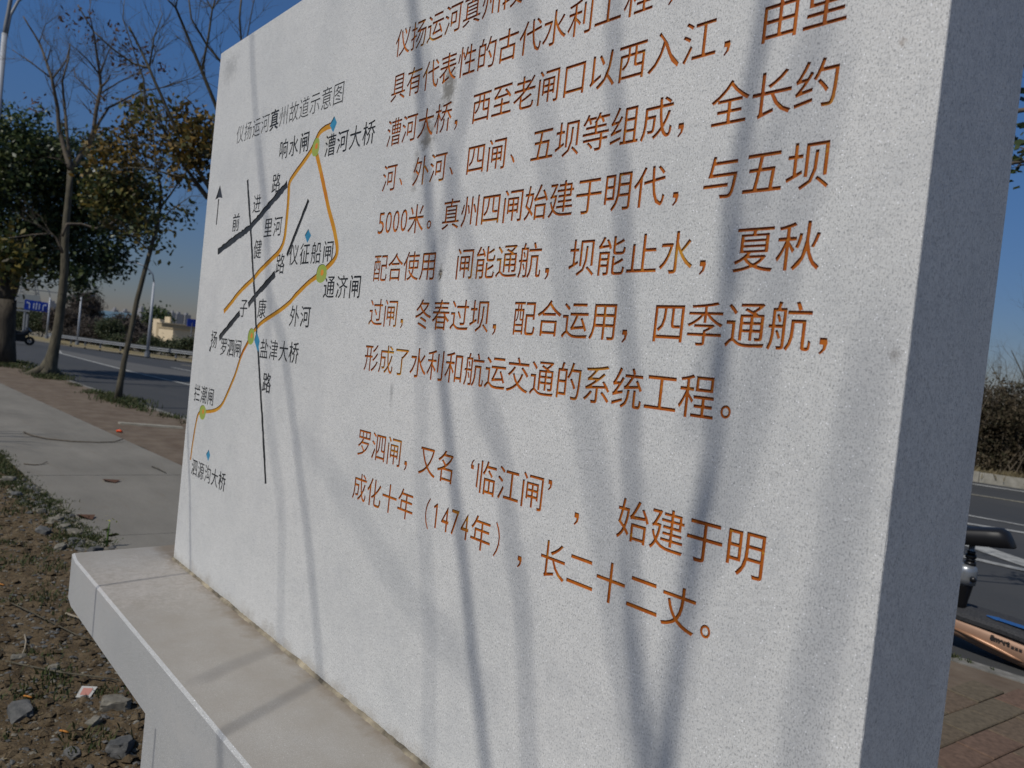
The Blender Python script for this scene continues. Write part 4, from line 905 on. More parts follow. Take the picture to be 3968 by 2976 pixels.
MB().loft([[p - nrm * .08 for p in pb], pb]).build('board', M['panel_back'], s1); MB().tube([Vector((pb[0].x, pb[0].y + .6, gz(-68, 9))), pb[0] + Vector((-.05, .6, .4))], .1, 8).build('post', M['galv'], s1)
# lattice pylon
pc = at(*J(330, 560), 160); pyl = root('pylon', (pc.x, pc.y, gz(pc.x, pc.y)), 'faint steel lattice pylon rising behind the direction sign', 'pylon')
mb = MB(); top = at(*J(335, 150), 160)
for sx in (-1, 1):
    for sy in (-1, 1): mb.tube([Vector((pc.x + sx * 3, pc.y + sy * 3, gz(pc.x, pc.y))), Vector((top.x + sx * .6, top.y + sy * .6, top.z))], .09, 4)
mb.build('legs', M['galv'], pyl); mb = MB(); zb = gz(pc.x, pc.y); H = top.z - zb
for i in range(9):
    t0, t1 = i / 9, (i + 1) / 9; w0, w1 = 3 - 2.4 * t0, 3 - 2.4 * t1
    for s_ in (-1, 1): mb.tube([Vector((pc.x, pc.y + s_ * w0, zb + H * t0)), Vector((pc.x, pc.y - s_ * w1, zb + H * t1))], .06, 4)
    mb.tube([Vector((pc.x, pc.y - w0, zb + H * t0)), Vector((pc.x, pc.y + w0, zb + H * t0))], .05, 4)
for t0, w_ in ((.72, 4.2), (.86, 3.4)): mb.tube([Vector((pc.x, pc.y - w_, zb + H * t0)), Vector((pc.x, pc.y + w_, zb + H * t0))], .1, 4)
mb.build('bracing', M['galv'], pyl)
# yellow building
yb = root('yellow_building', (-104, 32, -2.2), 'flat roofed ochre building with stepped walls and a chimney left of the slab', 'building')
def bld(a, b_, dist, ztop, xlen, name, mt, par, inset=0.0):
    """lit wall a->b runs away from the road, shaded wall faces the viewer"""
    p = at(*J(*b_), dist); p0 = at(*J(*a), dist); wY = (Vector((p0.x - p.x, p0.y - p.y, 0))).length
    return p, p0, wY
def block(xl, xm, xr, yt, yb_, dist, name, mt, par):
    # xm: the vertical corner between the south wall (left) and the east wall (right)
    pm = at(*J(xm, yt), dist); pr_ = at(*J(xr, yt), dist); pl_ = at(*J(xl, yt), dist)
    wy = abs(pr_.y - pm.y) * 1.05; d_l = (at(*J(xl, yt), 1.0) - EYE); t = pm.y / d_l.y if abs(d_l.y) > 1e-6 else dist; xl_w = EYE.x + d_l.x * t
    z1 = pm.z; z0 = gz(pm.x, pm.y) - .3; return MB().box(min(xl_w, pm.x - 2), pm.x, pm.y, pm.y + wy, z0, z1).build(name, mt, par), (min(xl_w, pm.x - 2), pm.x, pm.y, pm.y + wy, z0, z1)
w1, bb = block(1815, 1980, 2330, 812, 980, 88, 'front_wing', M['cream'], yb)
w2, b2 = block(1822, 1850, 2330, 742, 900, 98, 'rear_wing', M['beige'], yb)
w3, b3 = block(1752, 1830, 1900, 698, 860, 104, 'stair_block', M['cream'], yb)
w4, b4 = block(1922, 1944, 1958, 672, 740, 100, 'chimney', M['cream'], yb)
MB().box(bb[0] - .1, bb[1] + .08, bb[2] - .08, bb[3] + .1, bb[5] + .002, bb[5] + .14).build('parapet', M['beige'], yb)
MB().box(b2[0] - .1, b2[1] + .08, b2[2] - .08, b2[3] + .1, b2[5] + .002, b2[5] + .12).build('parapet', M['cream'], yb)
for yy in (2.2, 4.6, 6.6):
    o = MB().box(b2[1] + .01, b2[1] + .06, b2[2] + yy, b2[2] + yy + .9, b2[5] - 1.7, b2[5] - .7).build('window', M['window'], yb)
    MB().box(b2[1] + .02, b2[1] + .10, b2[2] + yy - .08, b2[2] + yy + .98, b2[5] - 1.80, b2[5] - 1.702).build('sill', M['cream'], o)
p = at(*J(2195, 740), 86); bs = root('billboard', (p.x, p.y, gz(p.x, p.y)), 'small bright blue board just left of the slab above the yellow building', 'sign')
MB().obox(p, (0, 1, 0), (1, 0, 0), (0, 0, 1), 1.0, .1, .8).build('panel', M['sign_blue'], bs); MB().tube([Vector((p.x, p.y, gz(p.x, p.y))), p], .07, 6).build('post', M['galv'], bs)
# long shed and wooded ridge, town far off
a_, b_ = at(*J(1090, 572), 230), at(*J(1560, 640), 230)
fsd = root('factory_shed', (a_.x, a_.y, -3.4), 'long low factory shed with blue grey roof on the skyline', 'building')
dv = (b_ - a_); dv.z = 0; nv = Vector((-dv.y, dv.x, 0)).normalized(); 
if nv.x > 0: nv = -nv
zt = (a_.z + b_.z) / 2
MB().loft([[a_ * 1, b_ * 1, b_ + nv * 14, a_ + nv * 14] if False else [Vector((q_.x, q_.y, zz)) for q_, zz in ((a_, zt - 3.4), (b_, zt - 3.4), (b_ + nv * 22, zt - .2), (a_ + nv * 22, zt - .2))], [Vector((q_.x, q_.y, zz + .3)) for q_, zz in ((a_, zt - 3.4), (b_, zt - 3.4), (b_ + nv * 22, zt - .2), (a_ + nv * 22, zt - .2))]]).build('roof', M['roof_blue'], fsd)
MB().loft([[Vector((q_.x, q_.y, -3.5)) for q_ in (a_, b_, b_ + nv * 22, a_ + nv * 22)], [Vector((q_.x, q_.y, zz)) for q_, zz in ((a_, zt - 3.45), (b_, zt - 3.45), (b_ + nv * 22, zt - .25), (a_ + nv * 22, zt - .25))]]).build('wall', M['panel_back'], fsd)
rt_ = random.Random(9)
tn = [(1640, 40, 575, 6), (1905, 55, 610, 5), (2060, 70, 640, 7), (2150, 60, 650, 6), (1990, 40, 625, 5), (1450, 60, 608, 4), (1330, 40, 590, 4), (1100, 40, 575, 3), (620, 60, 515, 5), (590, 30, 500, 5)]
mb = MB()
for i, (x, wpx, yt, _) in enumerate(tn):
    p = at(*J(x, yt), 520); wd = wpx / 2.949 / FPX * 520
    mb.box(p.x - 8, p.x, p.y - wd / 2, p.y + wd / 2, -3.5, p.z).box(p.x - 6, p.x - 2, p.y - wd / 6, p.y + wd / 6, p.z + .001, p.z + 1.3)
tag(mb.build('far_town', M['town']), 'pale town skyline far off beyond the road, haze painted into its colour', 'skyline', None, 'stuff')
vs = []; fs = []; na = 90
for i in range(na):
    a = R(-8) - R(88) * 0 + (R(128) + R(64) * i / (na - 1)); 
    for j_, (rr_, hh) in enumerate(((300, 0), (330, .75), (370, 1.0), (420, 0))):
        h_ = 5.5 * hh * (1 + .45 * noise.noise(Vector((a * 9, j_, 0))) + .25 * noise.noise(Vector((a * 60, j_, 4)))); vs.append((rr_ * math.cos(a), rr_ * math.sin(a), -3.5 + h_))
for i in range(na - 1):
    for j_ in range(3): q_ = i * 4 + j_; fs.append((q_, q_ + 4, q_ + 5, q_ + 1))
tag(pd('wooded_ridge', vs, fs, M['hill'], smooth=True), kind='structure')

# motorbike parked across the road
mk_ = ground_at(*J(200, 985), RD); mo = root('motorbike', (mk_.x, mk_.y, RD), 'black motorbike with red tail lamp beside the left tree trunk', 'motorbike')
bx, by2 = mk_.x, mk_.y
def wheel(c, r_, wdt, axis, par, name='wheel'):
    n = 20; ax = Vector(axis).normalized(); u_ = Vector((0, 0, 1)); v_ = ax.cross(u_)
    mb = MB(); mb.tube([c + (u_ * math.cos(2 * math.pi * i / n) + v_ * math.sin(2 * math.pi * i / n)) * (r_ - wdt / 2) for i in range(n + 1)], wdt / 2, 8, False); o = mb.build(name, M['rubber'], par, True)
    mb = MB(); mb.tube([c - ax * wdt * .35, c + ax * wdt * .35], r_ * .22, 10)
    for i in range(5): a = 2 * math.pi * i / 5; mb.tube([c, c + (u_ * math.cos(a) + v_ * math.sin(a)) * (r_ - wdt)], .012, 4)
    mb.build('rim', M['galv'], o); return o
ya = by2 - .45; yb2 = by2 + .5; AX = (1, 0, 0)
wheel(Vector((bx, ya, RD + .22)), .23, .13, AX, mo); wheel(Vector((bx, yb2, RD + .22)), .23, .13, AX, mo)
MB().loft([[(bx + a_ * .14, y_, z_) for a_, z_ in ((-1, RD + .16), (1, RD + .16), (1, RD + .5), (-1, RD + .5))] for y_ in (ya + .12, yb2 - .2)]).build('engine_block', M['black_metal'], mo)
MB().loft([[(bx + a_ * .18, y_, z_) for a_, z_ in ((-1, RD + .62), (1, RD + .62), (.8, RD + .86), (-.8, RD + .86))] for y_ in (ya - .12, ya + .18)]).build('top_box', M['black_metal'], mo)
mb = MB(); S8 = lambda y, z, ry, rz, w_: [(bx + w_ * math.cos(t), y, z + rz * math.sin(t)) for t in [2 * math.pi * i / 10 for i in range(10)]]
mb.loft([S8(ya - .05, RD + .50, 0, .05, .06), S8(ya + .15, RD + .50, 0, .12, .14), S8(by2, RD + .48, 0, .18, .16), S8(by2 + .2, RD + .52, 0, .16, .15), S8(yb2 - .05, RD + .66, 0, .12, .1)]); mb.build('body', M['black_metal'], mo, True)
MB().loft([S8(ya - .02, RD + .66, 0, .02, .06), S8(ya + .2, RD + .66, 0, .05, .12), S8(by2 + .12, RD + .62, 0, .04, .12), S8(by2 + .2, RD + .62, 0, .01, .04)]).build('seat', M['vinyl'], mo, True)
MB().tube([(bx, yb2, RD + .22), (bx, yb2 - .16, RD + .85)], .03, 8).build('fork', M['black_metal'], mo); MB().tube([(bx - .3, yb2 - .2, RD + .88), (bx, yb2 - .16, RD + .84), (bx + .3, yb2 - .2, RD + .88)], .018, 8).build('handlebar', M['black_metal'], mo)
MB().obox((bx + .02, ya - .06, RD + .60), (1, 0, 0), (0, 1, 0), (0, 0, 1), .16, .06, .08).build('tail_lamp', M['red_plastic'], mo)
MB().tube([(bx - .12, yb2 - .28, RD + .60), (bx, yb2 - .02, RD + .78)], .12, 8).build('front_shield', M['black_metal'], mo)

# right side: thicket beyond the far kerb
rs = random.Random(77)
for i in range(9):
    x = -9.2 + i * 1.35; y = interp(far, x) + 1.9 + (i % 2) * .8
    h = (2.0, 2.2, 2.1, 2.2, 2.4, 2.8, 3.0, 2.9, 2.6)[i]
    lab = ('brown and green thicket bush at the leftmost end beyond the far kerb', 'tangled brown bush beyond the kerb second from the slab', 'brown twiggy bush with pale stems beyond the far kerb')[min(i, 2)] if i < 3 else ['dry brown bush beyond the kerb right beside the slab edge', 'brown bush with crossing pale stems behind the scooter saddle', 'tall olive green bush by the right edge of the photo', 'tall olive bush just outside the right edge', 'broad bush farther right beyond the far kerb', 'last bush of the thicket beyond the far kerb'][i - 3]
    o = root('thicket_bush', (x, y, -.02), lab, 'bush', 'bushes beyond the far kerb on the right'); mb = MB()
    for q_ in range(34):
        a = rs.uniform(0, 6.28); e = Vector((x + math.cos(a) * rs.uniform(.2, 1.0), y + math.sin(a) * rs.uniform(.1, .8), h * rs.uniform(.7, 1.25)))
        b0 = Vector((x + rs.uniform(-.5, .5), y + rs.uniform(-.5, .3), -.05)); limb(mb, rs, [b0, b0.lerp(e, .5) + jit(rs, .15), e], .018, .005, 4, (5, .5, 1))
    mb.build('stems', M['bark_pale'], o)
    leaves('foliage', [((x + rs.uniform(-.4, .4), y + rs.uniform(-.3, .3), h * zz), (.95, .75, h * .34), n_) for zz, n_ in ((.2, 2200), (.5, 2600), (.78, 2000))], M['thicket'] if i < 5 else M['bush_green'], o, 300 + i, .05, 2.2)
for i, (x, lab) in enumerate(((-8.6, 'dull brown bush in the second row behind the thicket, hidden by the slab'), (-7.2, 'dull brown bush in the second row just left of the slab edge'), (-5.9, 'brown bush in the second row above the left end of the thicket in view'), (-4.6, 'brown bush in the second row behind the olive bush'), (-3.2, 'brown bush in the second row at the right edge of the photo'))):
    y = interp(far, x) + 3.4; o = root('thicket_bush', (x, y, -.05), lab, 'bush', 'bushes beyond the far kerb on the right'); mb = MB(); h = 2.3
    for q_ in range(24):
        e = Vector((x + rs.uniform(-.9, .9), y + rs.uniform(-.7, .7), h * rs.uniform(.8, 1.35))); b0 = Vector((x + rs.uniform(-.5, .5), y + rs.uniform(-.3, .3), -.05)); limb(mb, rs, [b0, b0.lerp(e, .5) + jit(rs, .15), e], .018, .005, 4, (5, .5, 1))
    mb.build('stems', M['bark_grey'], o)
    leaves('foliage', [((x, y, h * zz), (1.1, .8, h * .36), n_) for zz, n_ in ((.15, 2200), (.45, 2600), (.75, 2000))], M['thicket'], o, 340 + i, .06, 2.2)
bt = root('bare_tree', (-5.3, 24.5, 0), 'small leafless tree rising above the thicket at the right', 'tree'); mb = MB()
for e in ((-6.2, 24.5, 3.4), (-5.0, 24.6, 3.9), (-5.6, 24, 3.9), (-4.4, 24.5, 4.3), (-4.7, 24.2, 3.6), (-6.6, 24.4, 2.9)):
    limb(mb, rs, [Vector((-5.3, 24.5, 0)), Vector((-5.3, 24.5, .8)), Vector((-5.3, 24.5, .8)).lerp(Vector(e), .5) + jit(rs, .2), Vector(e)], .045, .012, 5, (12, 1.0, 2))
mb.build('branches', M['bark_grey'], bt)

# ================================================================== SCOOTER
sc_o = root('seated_scooter', (-1.0, 5.95, RD), 'copper sided scooter with a black saddle and dark deck parked at the kerb', 'scooter')
YS = 5.81; Zr = RD; wheel(Vector((-1.98, YS, Zr + .17)), .17, .075, (0, 1, 0), sc_o); wheel(Vector((-.02, YS, Zr + .17)), .17, .075, (0, 1, 0), sc_o)
def shell(x, yc, zt, zb, hw_):
    n = 20; sg_ = lambda v_: 1 if v_ > 0 else -1; return [(x, yc + hw_ * (abs(math.cos(t)) ** .6) * sg_(math.cos(t)), (zt + zb) / 2 + (zt - zb) / 2 * (abs(math.sin(t)) ** .8) * sg_(math.sin(t))) for t in [2 * math.pi * i / n for i in range(n)]]
st_ = [(-2.02, .16, .03, .07), (-1.86, .15, .0, .11), (-1.54, .128, -.035, .15), (-1.36, .114, -.072, .155), (-1.15, .088, -.104, .155), (-.8, .08, -.10, .15), (-.5, .11, -.08, .12), (-.3, .18, -.02, .09)]
MB().loft([shell(x, YS, zt, zb, hw_) for x, zt, zb, hw_ in st_]).build('side_shell', M['copper'], sc_o, True)
MB().tube([(-1.60, YS - .150, .045), (-1.45, YS - .156, .022), (-1.34, YS - .156, .0), (-1.22, YS - .150, -.030), (-1.12, YS - .142, -.052)], [.004, .012, .016, .011, .003], 8).build('side_crease', M['copper_crease'], sc_o, True)
dk = [(-1.95, .150, .075), (-1.8, .16, .11), (-1.54, .150, .145), (-1.3, .140, .155), (-1.15, .125, .155), (-.9, .112, .15), (-.6, .12, .13), (-.4, .16, .10)]
rg_ = [[(x, YS - hw_, z_ - .045), (x, YS - hw_ - .004, z_ - .020), (x, YS - hw_ * .9, z_), (x, YS, z_ + .022), (x, YS + hw_ * .9, z_ + .018), (x, YS + hw_, z_ - .03)] for x, z_, hw_ in dk]
MB().loft(rg_).build('deck_mat', M['mat_grey'], sc_o)
zt = lambda x: np.interp(x, [d[0] for d in dk], [d[1] for d in dk]) + .0185
mb = MB()
for (xa, xb, w0, w1) in ((-1.41, -1.34, .006, .034), (-1.34, -.75, .030, .040)):
    mb.poly([(xa, YS - .06 - w0, zt(xa)), (xb, YS - .06 - w1, zt(xb) - .002), (xb, YS - .06 + w1, zt(xb) + .006), (xa, YS - .06 + w0, zt(xa) + .003)])
mb.build('deck_stripe', M['blue'], sc_o)
XC = -1.572; YC = YS - .02
mb = MB(); mb.loft([[(XC + .055 * math.cos(t) * s_, YC + .055 * math.sin(t) * s_, z_) for t in [2 * math.pi * i / 16 for i in range(16)]] for z_, s_ in ((.33, 1.2), (.37, 1.28), (.42, 1.3), (.445, 1.2), (.462, .95), (.467, .5))]); mb.build('seat_housing', M['silver'], sc_o, True)
mb = MB(); mb.loft([[(XC - .01 + .055 * math.cos(t) * s_, YC + .055 * math.sin(t) * s_, z_) for t in [2 * math.pi * i / 16 for i in range(16)]] for z_, s_ in ((.12, .6), (.2, .75), (.27, 1.0), (.32, 1.15), (.335, 1.18))]); mb.build('lower_housing', M['black_metal'], sc_o, True)
MB().tube([(-1.556, YC, .45), (-1.553, YC, .63)], .019, 12).build('seat_post', M['silver'], sc_o, True)
mb = MB()
for z_, r_ in ((.475, .036), (.50, .028), (.525, .034), (.55, .026)): mb.tube([(-1.553, YC, z_ - .012), (-1.553, YC, z_ + .012)], r_, 14)
mb.build('suspension_collar', M['black_metal'], sc_o, True)
MB().tube([(-1.52, YC - .04, .385), (-1.50, YC - .09, .384), (-1.50, YC - .10, .384)], [.014, .020, .016], 10).build('clamp_knob', M['black_metal'], sc_o, True)
def sad(x, hw_, zt_, zb):
    n = 16; return [(x, YC + hw_ * math.cos(t), (zt_ + .006 * math.sin(t) - .022 * abs(math.cos(t)) ** 2) if math.sin(t) > 0 else (zb + .012 * math.sin(t))) for t in [2 * math.pi * (i + .5) / n for i in range(n)]]
MB().loft([sad(-1.82, .03, .70, .66), sad(-1.80, .08, .715, .625), sad(-1.70, .115, .715, .60), sad(-1.57, .11, .722, .612), sad(-1.46, .10, .742, .628), sad(-1.39, .09, .752, .636), sad(-1.355, .08, .738, .642), sad(-1.33, .065, .700, .645), sad(-1.308, .045, .662, .648)]).build('saddle', M['vinyl'], sc_o, True)
MB().tube([(-.38, YS, .14), (-.20, YS, .55), (-.12, YS, .98)], [.035, .03, .025], 10).build('steering_column', M['black_metal'], sc_o, True)
MB().tube([(-.20, YS - .28, .98), (-.12, YS - .1, 1.0), (-.12, YS + .1, 1.0), (-.20, YS + .28, .98)], .016, 8).build('handlebar', M['black_metal'], sc_o, True)
MB().tube([(-.02, YS - .06, .06), (-.10, YS - .05, .30), (-.16, YS - .01, .42)], .018, 8).build('fork', M['silver'], sc_o, True); MB().tube([(-1.98, YS - .07, .06), (-1.8, YS - .08, .10)], .02, 8).build('rear_arm', M['black_metal'], sc_o, True)
# lettering on the flank
def flat_text(body, size, origin, ux_, uz_, mt, parent, name):
    cu = bpy.data.curves.new('t', 'FONT'); cu.body = body; cu.size = size; cu.offset = .012 * size * 5; o_ = bpy.data.objects.new('t', cu); COL.objects.link(o_); bpy.context.view_layer.update()
    me = bpy.data.meshes.new_from_object(o_); bpy.data.objects.remove(o_)
    ux_, uz_ = Vector(ux_).normalized(), Vector(uz_).normalized(); og = Vector(origin)
    for v_ in me.vertices: v_.co = og + ux_ * v_.co.x + uz_ * v_.co.y
    return link_mesh(name, me, mt, parent)
# ================================================================== SMALL THINGS ON THE GROUND
def rock_mesh(seed, sx, sy, sz):
    import bmesh
    bm = bmesh.new(); bmesh.ops.create_icosphere(bm, subdivisions=3, radius=1)
    for v_ in bm.verts:
        n_ = v_.co.normalized(); d = 1 + .35 * noise.noise(n_ * 1.3 + Vector((seed * 3.1, 0, 0))) + .16 * noise.noise(n_ * 3.3 + Vector((seed, 5, 0))) + .07 * noise.noise(n_ * 9); 
        c = n_ * d; c = Vector([max(-.78, min(.78, q_)) for q_ in c]); v_.co = Vector((c.x * sx, c.y * sy, c.z * sz))
    me = bpy.data.meshes.new('stone'); bm.to_mesh(me); bm.free(); return me
RK = [(-3.18, .56, .055, 'rock_dark', 'dark grey stone in the soil at the lower left with an orange scrap beside it'), (-3.09, .865, .055, 'rock_pale', 'pale pointed stone in the soil right of the paper scrap'), (-2.76, .80, .055, 'rock_dark', 'large grey stone next to the foot of the plinth'),
      (-3.54, .73, .022, 'rock_pale', 'small round pale pebble in the soil left of the paper scrap'), (-2.97, .76, .028, 'rock_pale', 'small pale stone below the paper scrap'), (-2.80, .66, .03, 'rock_dark', 'small grey stone at the bottom of the soil patch'), (-3.72, .63, .03, 'rock_pale', 'pale stone near the dry curved twig'),
      (-7.77, 1.12, .075, 'rock_pale', 'flat cream stone at the pavement edge by the left side of the photo'), (-6.19, 1.20, .055, 'rock_pale', 'pale broken lump in the rubble along the pavement edge'), (-5.98, 1.22, .05, 'rock_pale', 'grey broken lump in the rubble next to the pavement edge'), (-5.77, 1.25, .052, 'rock_pale', 'rubble lump nearest the plinth corner at the pavement edge'),
      (-5.60, 1.22, .045, 'rock_dark', 'dark rubble lump just behind the plinth corner'), (-6.5, 1.16, .045, 'rock_pale', 'pale rubble piece among weeds at the pavement edge'), (-6.8, 1.2, .045, 'rock_dark', 'dark rubble piece among weeds farther along the pavement edge'), (-5.45, 1.10, .04, 'rock_pale', 'pale rubble piece close behind the plinth corner'), (-5.9, 1.08, .05, 'rock_dark', 'dark stone lying in front of the rubble row'), (-5.3, 1.28, .05, 'rock_dark', 'small dark rubble stone by the flowering weed'), (-7.2, 1.1, .06, 'rock_dark', 'dark stone beside the flat cream stone')]
for i, (x, y, s_, mk, lab) in enumerate(RK):
    me = rock_mesh(i + 1, s_ * 1.25, s_ * .85, s_ * .6); o = link_mesh('stone', me, M[mk]); o.location = (x, y, soil_z(x, y) + s_ * .18); o.rotation_euler = (0, .15, i * 1.3)
    tag(o, lab, 'stone', 'larger stones in the bare soil')
# gravel, clods, weeds: nobody could count them
rn = np.random.default_rng(5)
ico = rock_mesh(3, 1, 1, .7); iv = np.array([v_.co[:] for v_ in ico.vertices]); 
oct_v = np.array([(1, 0, 0), (-1, 0, 0), (0, 1, 0), (0, -1, 0), (0, 0, .8), (0, 0, -.8), (.6, .6, .3), (-.6, .5, -.3)]); oct_f = [(0, 6, 4), (6, 2, 4), (2, 1, 4), (1, 3, 4), (3, 0, 4), (2, 6, 5), (6, 0, 5), (1, 2, 5), (3, 1, 5), (0, 3, 5)]
def scatter(name, num, mt, sfun, region, seed):
    rn = np.random.default_rng(seed); V = []; F = []; n = 0
    for i in range(num):
        x, y = region(rn); s_ = sfun(rn); rot = rn.uniform(0, 6.28); c_, s__ = math.cos(rot), math.sin(rot)
        q_ = oct_v * (1 + rn.uniform(-.3, .3, oct_v.shape)) * s_ * np.array([rn.uniform(.7, 1.4), 1, rn.uniform(.5, .9)])
        z_ = soil_z(x, y); V += [(x + a * c_ - b * s__, y + a * s__ + b * c_, z_ + c + s_ * .2) for a, b, c in q_]; F += [tuple(n + i_ for i_ in f_) for f_ in oct_f]; n += 8
    return tag(pd(name, V, F, mt), kind='stuff')
def reg_near(rn):
    while True:
        x = -2.0 - 7 * rn.uniform() ** 2.2; t = rn.uniform(); y1 = interp(walk_n, x); return x, -.1 + (y1 + .08) * t
def reg_edge(rn): x = -5.2 - 2.6 * rn.uniform(); return x, interp(walk_n, x) - abs(rn.normal()) * .10 - .01
sm = lambda lo, hi: (lambda rn: lo + (hi - lo) * rn.uniform() ** 4)
scatter('gravel', 9000, M['rock_dark'], sm(.003, .017), reg_near, 1); scatter('pale_gravel', 4500, M['rock_pale'], sm(.003, .014), reg_near, 2); scatter('soil_clods', 9000, M['soil'], sm(.005, .028), reg_near, 3)
scatter('kerbside_rubble', 520, M['rock_pale'], sm(.010, .038), reg_edge, 4); scatter('dark_kerbside_rubble', 420, M['rock_dark'], sm(.010, .038), reg_edge, 5)
def blades(name, spots, mt, seed, hgt, per=40, rad=.06, wid=.0035, zf=None, flat=.7):
    rn = np.random.default_rng(seed); V = []; F = []; n = 0
    for (x, y, s_) in spots:
        for i in range(int(per * s_)):
            px_, py_ = x + rn.normal() * rad * s_, y + rn.normal() * rad * s_; z_ = (zf or (lambda a, b: 0))(px_, py_); a = rn.uniform(0, 6.28); h = hgt * rn.uniform(.4, 1.1) * min(1.3, s_)
            lx, ly = math.cos(a) * h * flat * rn.uniform(.2, 1), math.sin(a) * h * flat * rn.uniform(.2, 1); wx, wy = -math.sin(a) * wid, math.cos(a) * wid
            V += [(px_ - wx, py_ - wy, z_), (px_ + wx, py_ + wy, z_), (px_ + lx * .5 + wx, py_ + ly * .5 + wy, z_ + h * .6), (px_ + lx, py_ + ly, z_ + h * .85)]; F.append((n, n + 1, n + 2, n + 3)); n += 4
    return tag(pd(name, V, F, mt), kind='stuff')
gs = [(-3.42, .70, 1.2), (-3.4, .72, .8), (-2.85, .72, 1.3), (-4.2, .93, 1.2), (-4.5, .86, 1.4), (-5.2, .88, 1.6), (-5.0, .98, 1.2), (-3.1, .98, .8), (-3.6, 1.0, .9), (-2.7, .45, 1.0), (-3.05, .5, .6), (-4.9, .6, 1.0)]
r3 = random.Random(15)
for i in range(70): x = r3.uniform(-9, -3.2); gs.append((x, r3.uniform(.3, interp(walk_n, x) - .02), r3.uniform(.3, .9)))
for i in range(170): x = r3.uniform(-9.4, -5.4); gs.append((x, interp(walk_n, x) - abs(r3.gauss(0, .12)) - .02, r3.uniform(.5, 1.4)))
blades('weed_tufts', gs, M['grass'], 6, .035, 60, .045, .0035, soil_z)
blades('dry_weed_litter', [(r3.uniform(-7, -2.4), r3.uniform(.2, 1.2), 1) for _ in range(90)], M['grass_dry'], 8, .02, 10, .09, .0018, soil_z, 2.5)
g2 = [(-15.65 + r3.gauss(0, .7), 3.95 + r3.gauss(0, .12), r3.uniform(.6, 1.3)) for _ in range(24)] + [(-21.6 + r3.gauss(0, 1.0), 3.75 + r3.gauss(0, .18), r3.uniform(.6, 1.4)) for _ in range(26)] + [(-25.3 + r3.gauss(0, .8), 3.4 + r3.gauss(0, .2), 1.2) for _ in range(30)] + [(x, interp(near, x) - .2 - abs(r3.gauss(0, .1)), r3.uniform(.5, 1.1)) for x in [r3.uniform(-22, -12) for _ in range(26)]]
blades('verge_grass', g2, M['grass'], 9, .10, 60, .12, .008)
blades('kerb_moss', [(-1.40, 5.12, .7), (-1.47, 5.10, .9), (-1.32, 5.13, .4), (-1.2, 5.14, .3), (-1.55, 5.1, 1.0)], M['grass'], 10, .05, 50, .04, .004)
g4 = [(x, interp(far, x) + .25 + abs(r3.gauss(0, .4)), r3.uniform(.6, 1.3)) for x in [r3.uniform(-9, 1) for _ in range(120)]]
blades('dry_roadside_grass', g4, M['grass_dry'], 12, .22, 60, .16, .008)
# paper scrap, orange bits, twigs
def flat4(name, pts, mt, label, cat, th=.002, tilt=.012):
    z0 = max(soil_z(x, y) for x, y in pts) + .006; ps = [(x, y, z0 + (tilt if i in (2, 3) else 0)) for i, (x, y) in enumerate(pts)]
    o = MB().loft([[(x, y, z_ - th) for x, y, z_ in ps], ps]).build(name, mt); return tag(o, label, cat), ps
o, ps = flat4('paper_scrap', [(-3.24, .755), (-3.21, .80), (-3.27, .84), (-3.305, .79)], M['paper'], 'small white card with faded red print lying on the soil', 'litter')
cc = sum((Vector(p) for p in ps), Vector()) / 4; pr_ = [cc + (Vector(p) - cc) * .62 + Vector((0, 0, .0012)) for p in ps]
MB().poly(pr_).build('print', M['paper_red'], o)
for (x, y, lab) in ((-3.30, .60, 'orange cigarette end on the soil beside the dark stone'), (-4.80, .70, 'orange scrap on the soil at the left edge of the photo'), (-2.95, .66, 'tiny orange scrap in the gravel near the plinth foot')):
    z_ = soil_z(x, y) + .008; tag(MB().tube([(x - .015, y - .01, z_), (x, y, z_ + .002), (x + .015, y + .012, z_)], .0038, 6).build('orange_scrap', M['orange_bit'], None, True), lab, 'litter')
tag(MB().tube([(-11.12, 2.80, .01), (-11.10, 2.83, .022), (-11.07, 2.85, .01)], .018, 8).build('orange_peel', M['red_plastic'], None, True), 'bright orange scrap at the far edge of the pavement', 'litter')
def twig(pts, r_, lab, mt='twig', name='twig', zf=soil_z, cat='twig'):
    P_ = [Vector((x, y, zf(x, y) + r_ + .004 + dz)) for x, y, dz in pts]; return tag(MB().tube(P_, [r_ * (1 - .4 * i / (len(P_) - 1)) for i in range(len(P_))], 6).build(name, M[mt], None, True), lab, cat)
twig([(-3.98, .69, 0), (-3.88, .68, .012), (-3.78, .66, .012), (-3.72, .64, 0)], .004, 'short pale curved twig standing out on the soil at the left')
twig([(-4.2, .90, 0), (-4.0, .98, .01), (-3.9, 1.02, 0)], .006, 'bent tan twig on the soil beside the plinth cap')
twig([(-4.7, .62, 0), (-4.3, .74, .01), (-3.9, .88, .01), (-3.75, .98, 0)], .0035, 'long dark thin twig crossing the soil', 'bark_grey')
twig([(-3.7, .58, 0), (-3.45, .74, .01), (-3.3, .90, .01), (-3.2, 1.0, 0)], .0045, 'long brown twig left of the paper scrap', 'bark_grey')
fz = lambda a, b: 0.0
twig([(-10.88, 1.68, 0), (-10.59, 1.72, .0), (-10.32, 1.83, 0), (-10.1, 2.07, 0), (-10.04, 2.33, 0), (-10.08, 2.52, 0), (-10.2, 2.65, .02)], .010, 'long bent strip lying in an arc across the pavement', 'bark_pale', 'bent_strip', fz, 'litter')
twig([(-8.58, 1.35, 0), (-8.51, 1.43, .0), (-8.54, 1.5, 0), (-8.64, 1.56, 0.01)], .006, 'short bent strip on the pavement near the soil edge', 'bark_pale', 'bent_strip', fz, 'litter')
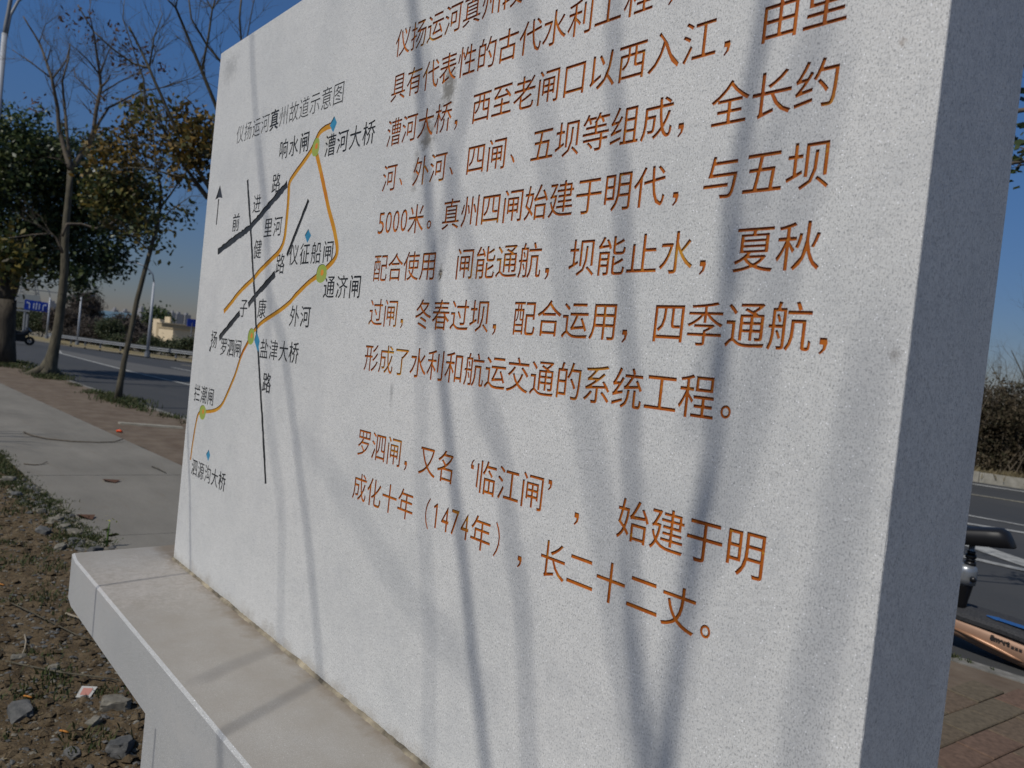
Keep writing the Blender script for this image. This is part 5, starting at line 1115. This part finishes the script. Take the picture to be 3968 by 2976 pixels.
twig([(-8.33, 2.47, 0), (-8.15, 2.48, .01), (-7.95, 2.50, 0)], .006, 'thin dark stick on the far side of the pavement', 'bark_grey', 'twig', fz)
me = MB(); me.poly([(-7.72, 1.86, .006), (-7.60, 1.84, .02), (-7.52, 1.92, .006), (-7.60, 1.99, .016)]); tag(me.build('fallen_leaf', M['leaf_brown']), 'dark fallen leaf on the middle of the pavement', 'leaf')
me = MB(); me.poly([(-6.33, 1.36, .006), (-6.22, 1.35, .03), (-6.12, 1.43, .006), (-6.22, 1.47, .02)]); tag(me.build('fallen_leaf', M['leaf_brown']), 'curled dark leaf at the near edge of the pavement', 'leaf')
tag(MB().prism([(-12.12, 3.06), (-12.0, 3.06), (-11.62, 3.85), (-11.74, 3.85)], -.05, .02).build('edging_strip', M['kerb_pale']), 'pale concrete edging bar set across the planting strip', 'edging')
# flowering weed
fw = root('flowering_weed', (-5.36, 1.37, 0), 'small upright weed with yellow flower at the plinth corner by the pavement', 'weed')
wb = ground_at(412, 2118, 0.0); fw.location = wb; T = lambda px_, py_: at(px_, py_, math.hypot(wb.x, wb.y))
mb = MB(); mb.tube([wb, T(418, 2075), T(422, 2045), T(425, 2024)], [.008, .007, .006, .004], 6); mb.tube([T(418, 2080), T(430, 2070), T(440, 2072)], .004, 5); mb.tube([T(419, 2070), T(412, 2050)], .003, 5); mb.build('stem', M['stem'], fw, True)
mb = MB()
for (x, y) in ((440, 2072), (447, 2070), (412, 2052), (432, 2075), (408, 2100), (424, 2096)):
    c_ = T(x, y); mb.poly([c_ + Vector((0, -.03, 0)), c_ + Vector((.01, 0, .012)), c_ + Vector((0, .03, -.004)), c_ + Vector((-.01, 0, -.012))])
mb.build('leaf', M['grass'], fw)
leaves('flower', [(tuple(T(425, 2022)), (.006, .008, .006), 9)], M['yellow_flower'], fw, 44, .013, 1.2)
# lettering last
flat_text('Smart', .046, (-1.352, YS - .1585, .040), (1, 0, -.09), (.09, 0, 1), M['ink'], sc_o, 'lettering')
for i in range(2):
    for j_ in range(3):
        xa = -1.232 + j_ * .022; z_ = .040 - i * .011 - j_ * .002; MB().poly([(xa, YS - .1585, z_), (xa + .018, YS - .1585, z_ - .0016), (xa + .018, YS - .1585, z_ - .0076), (xa, YS - .1585, z_ - .006)]).build('small_print', M['ink'], sc_o)
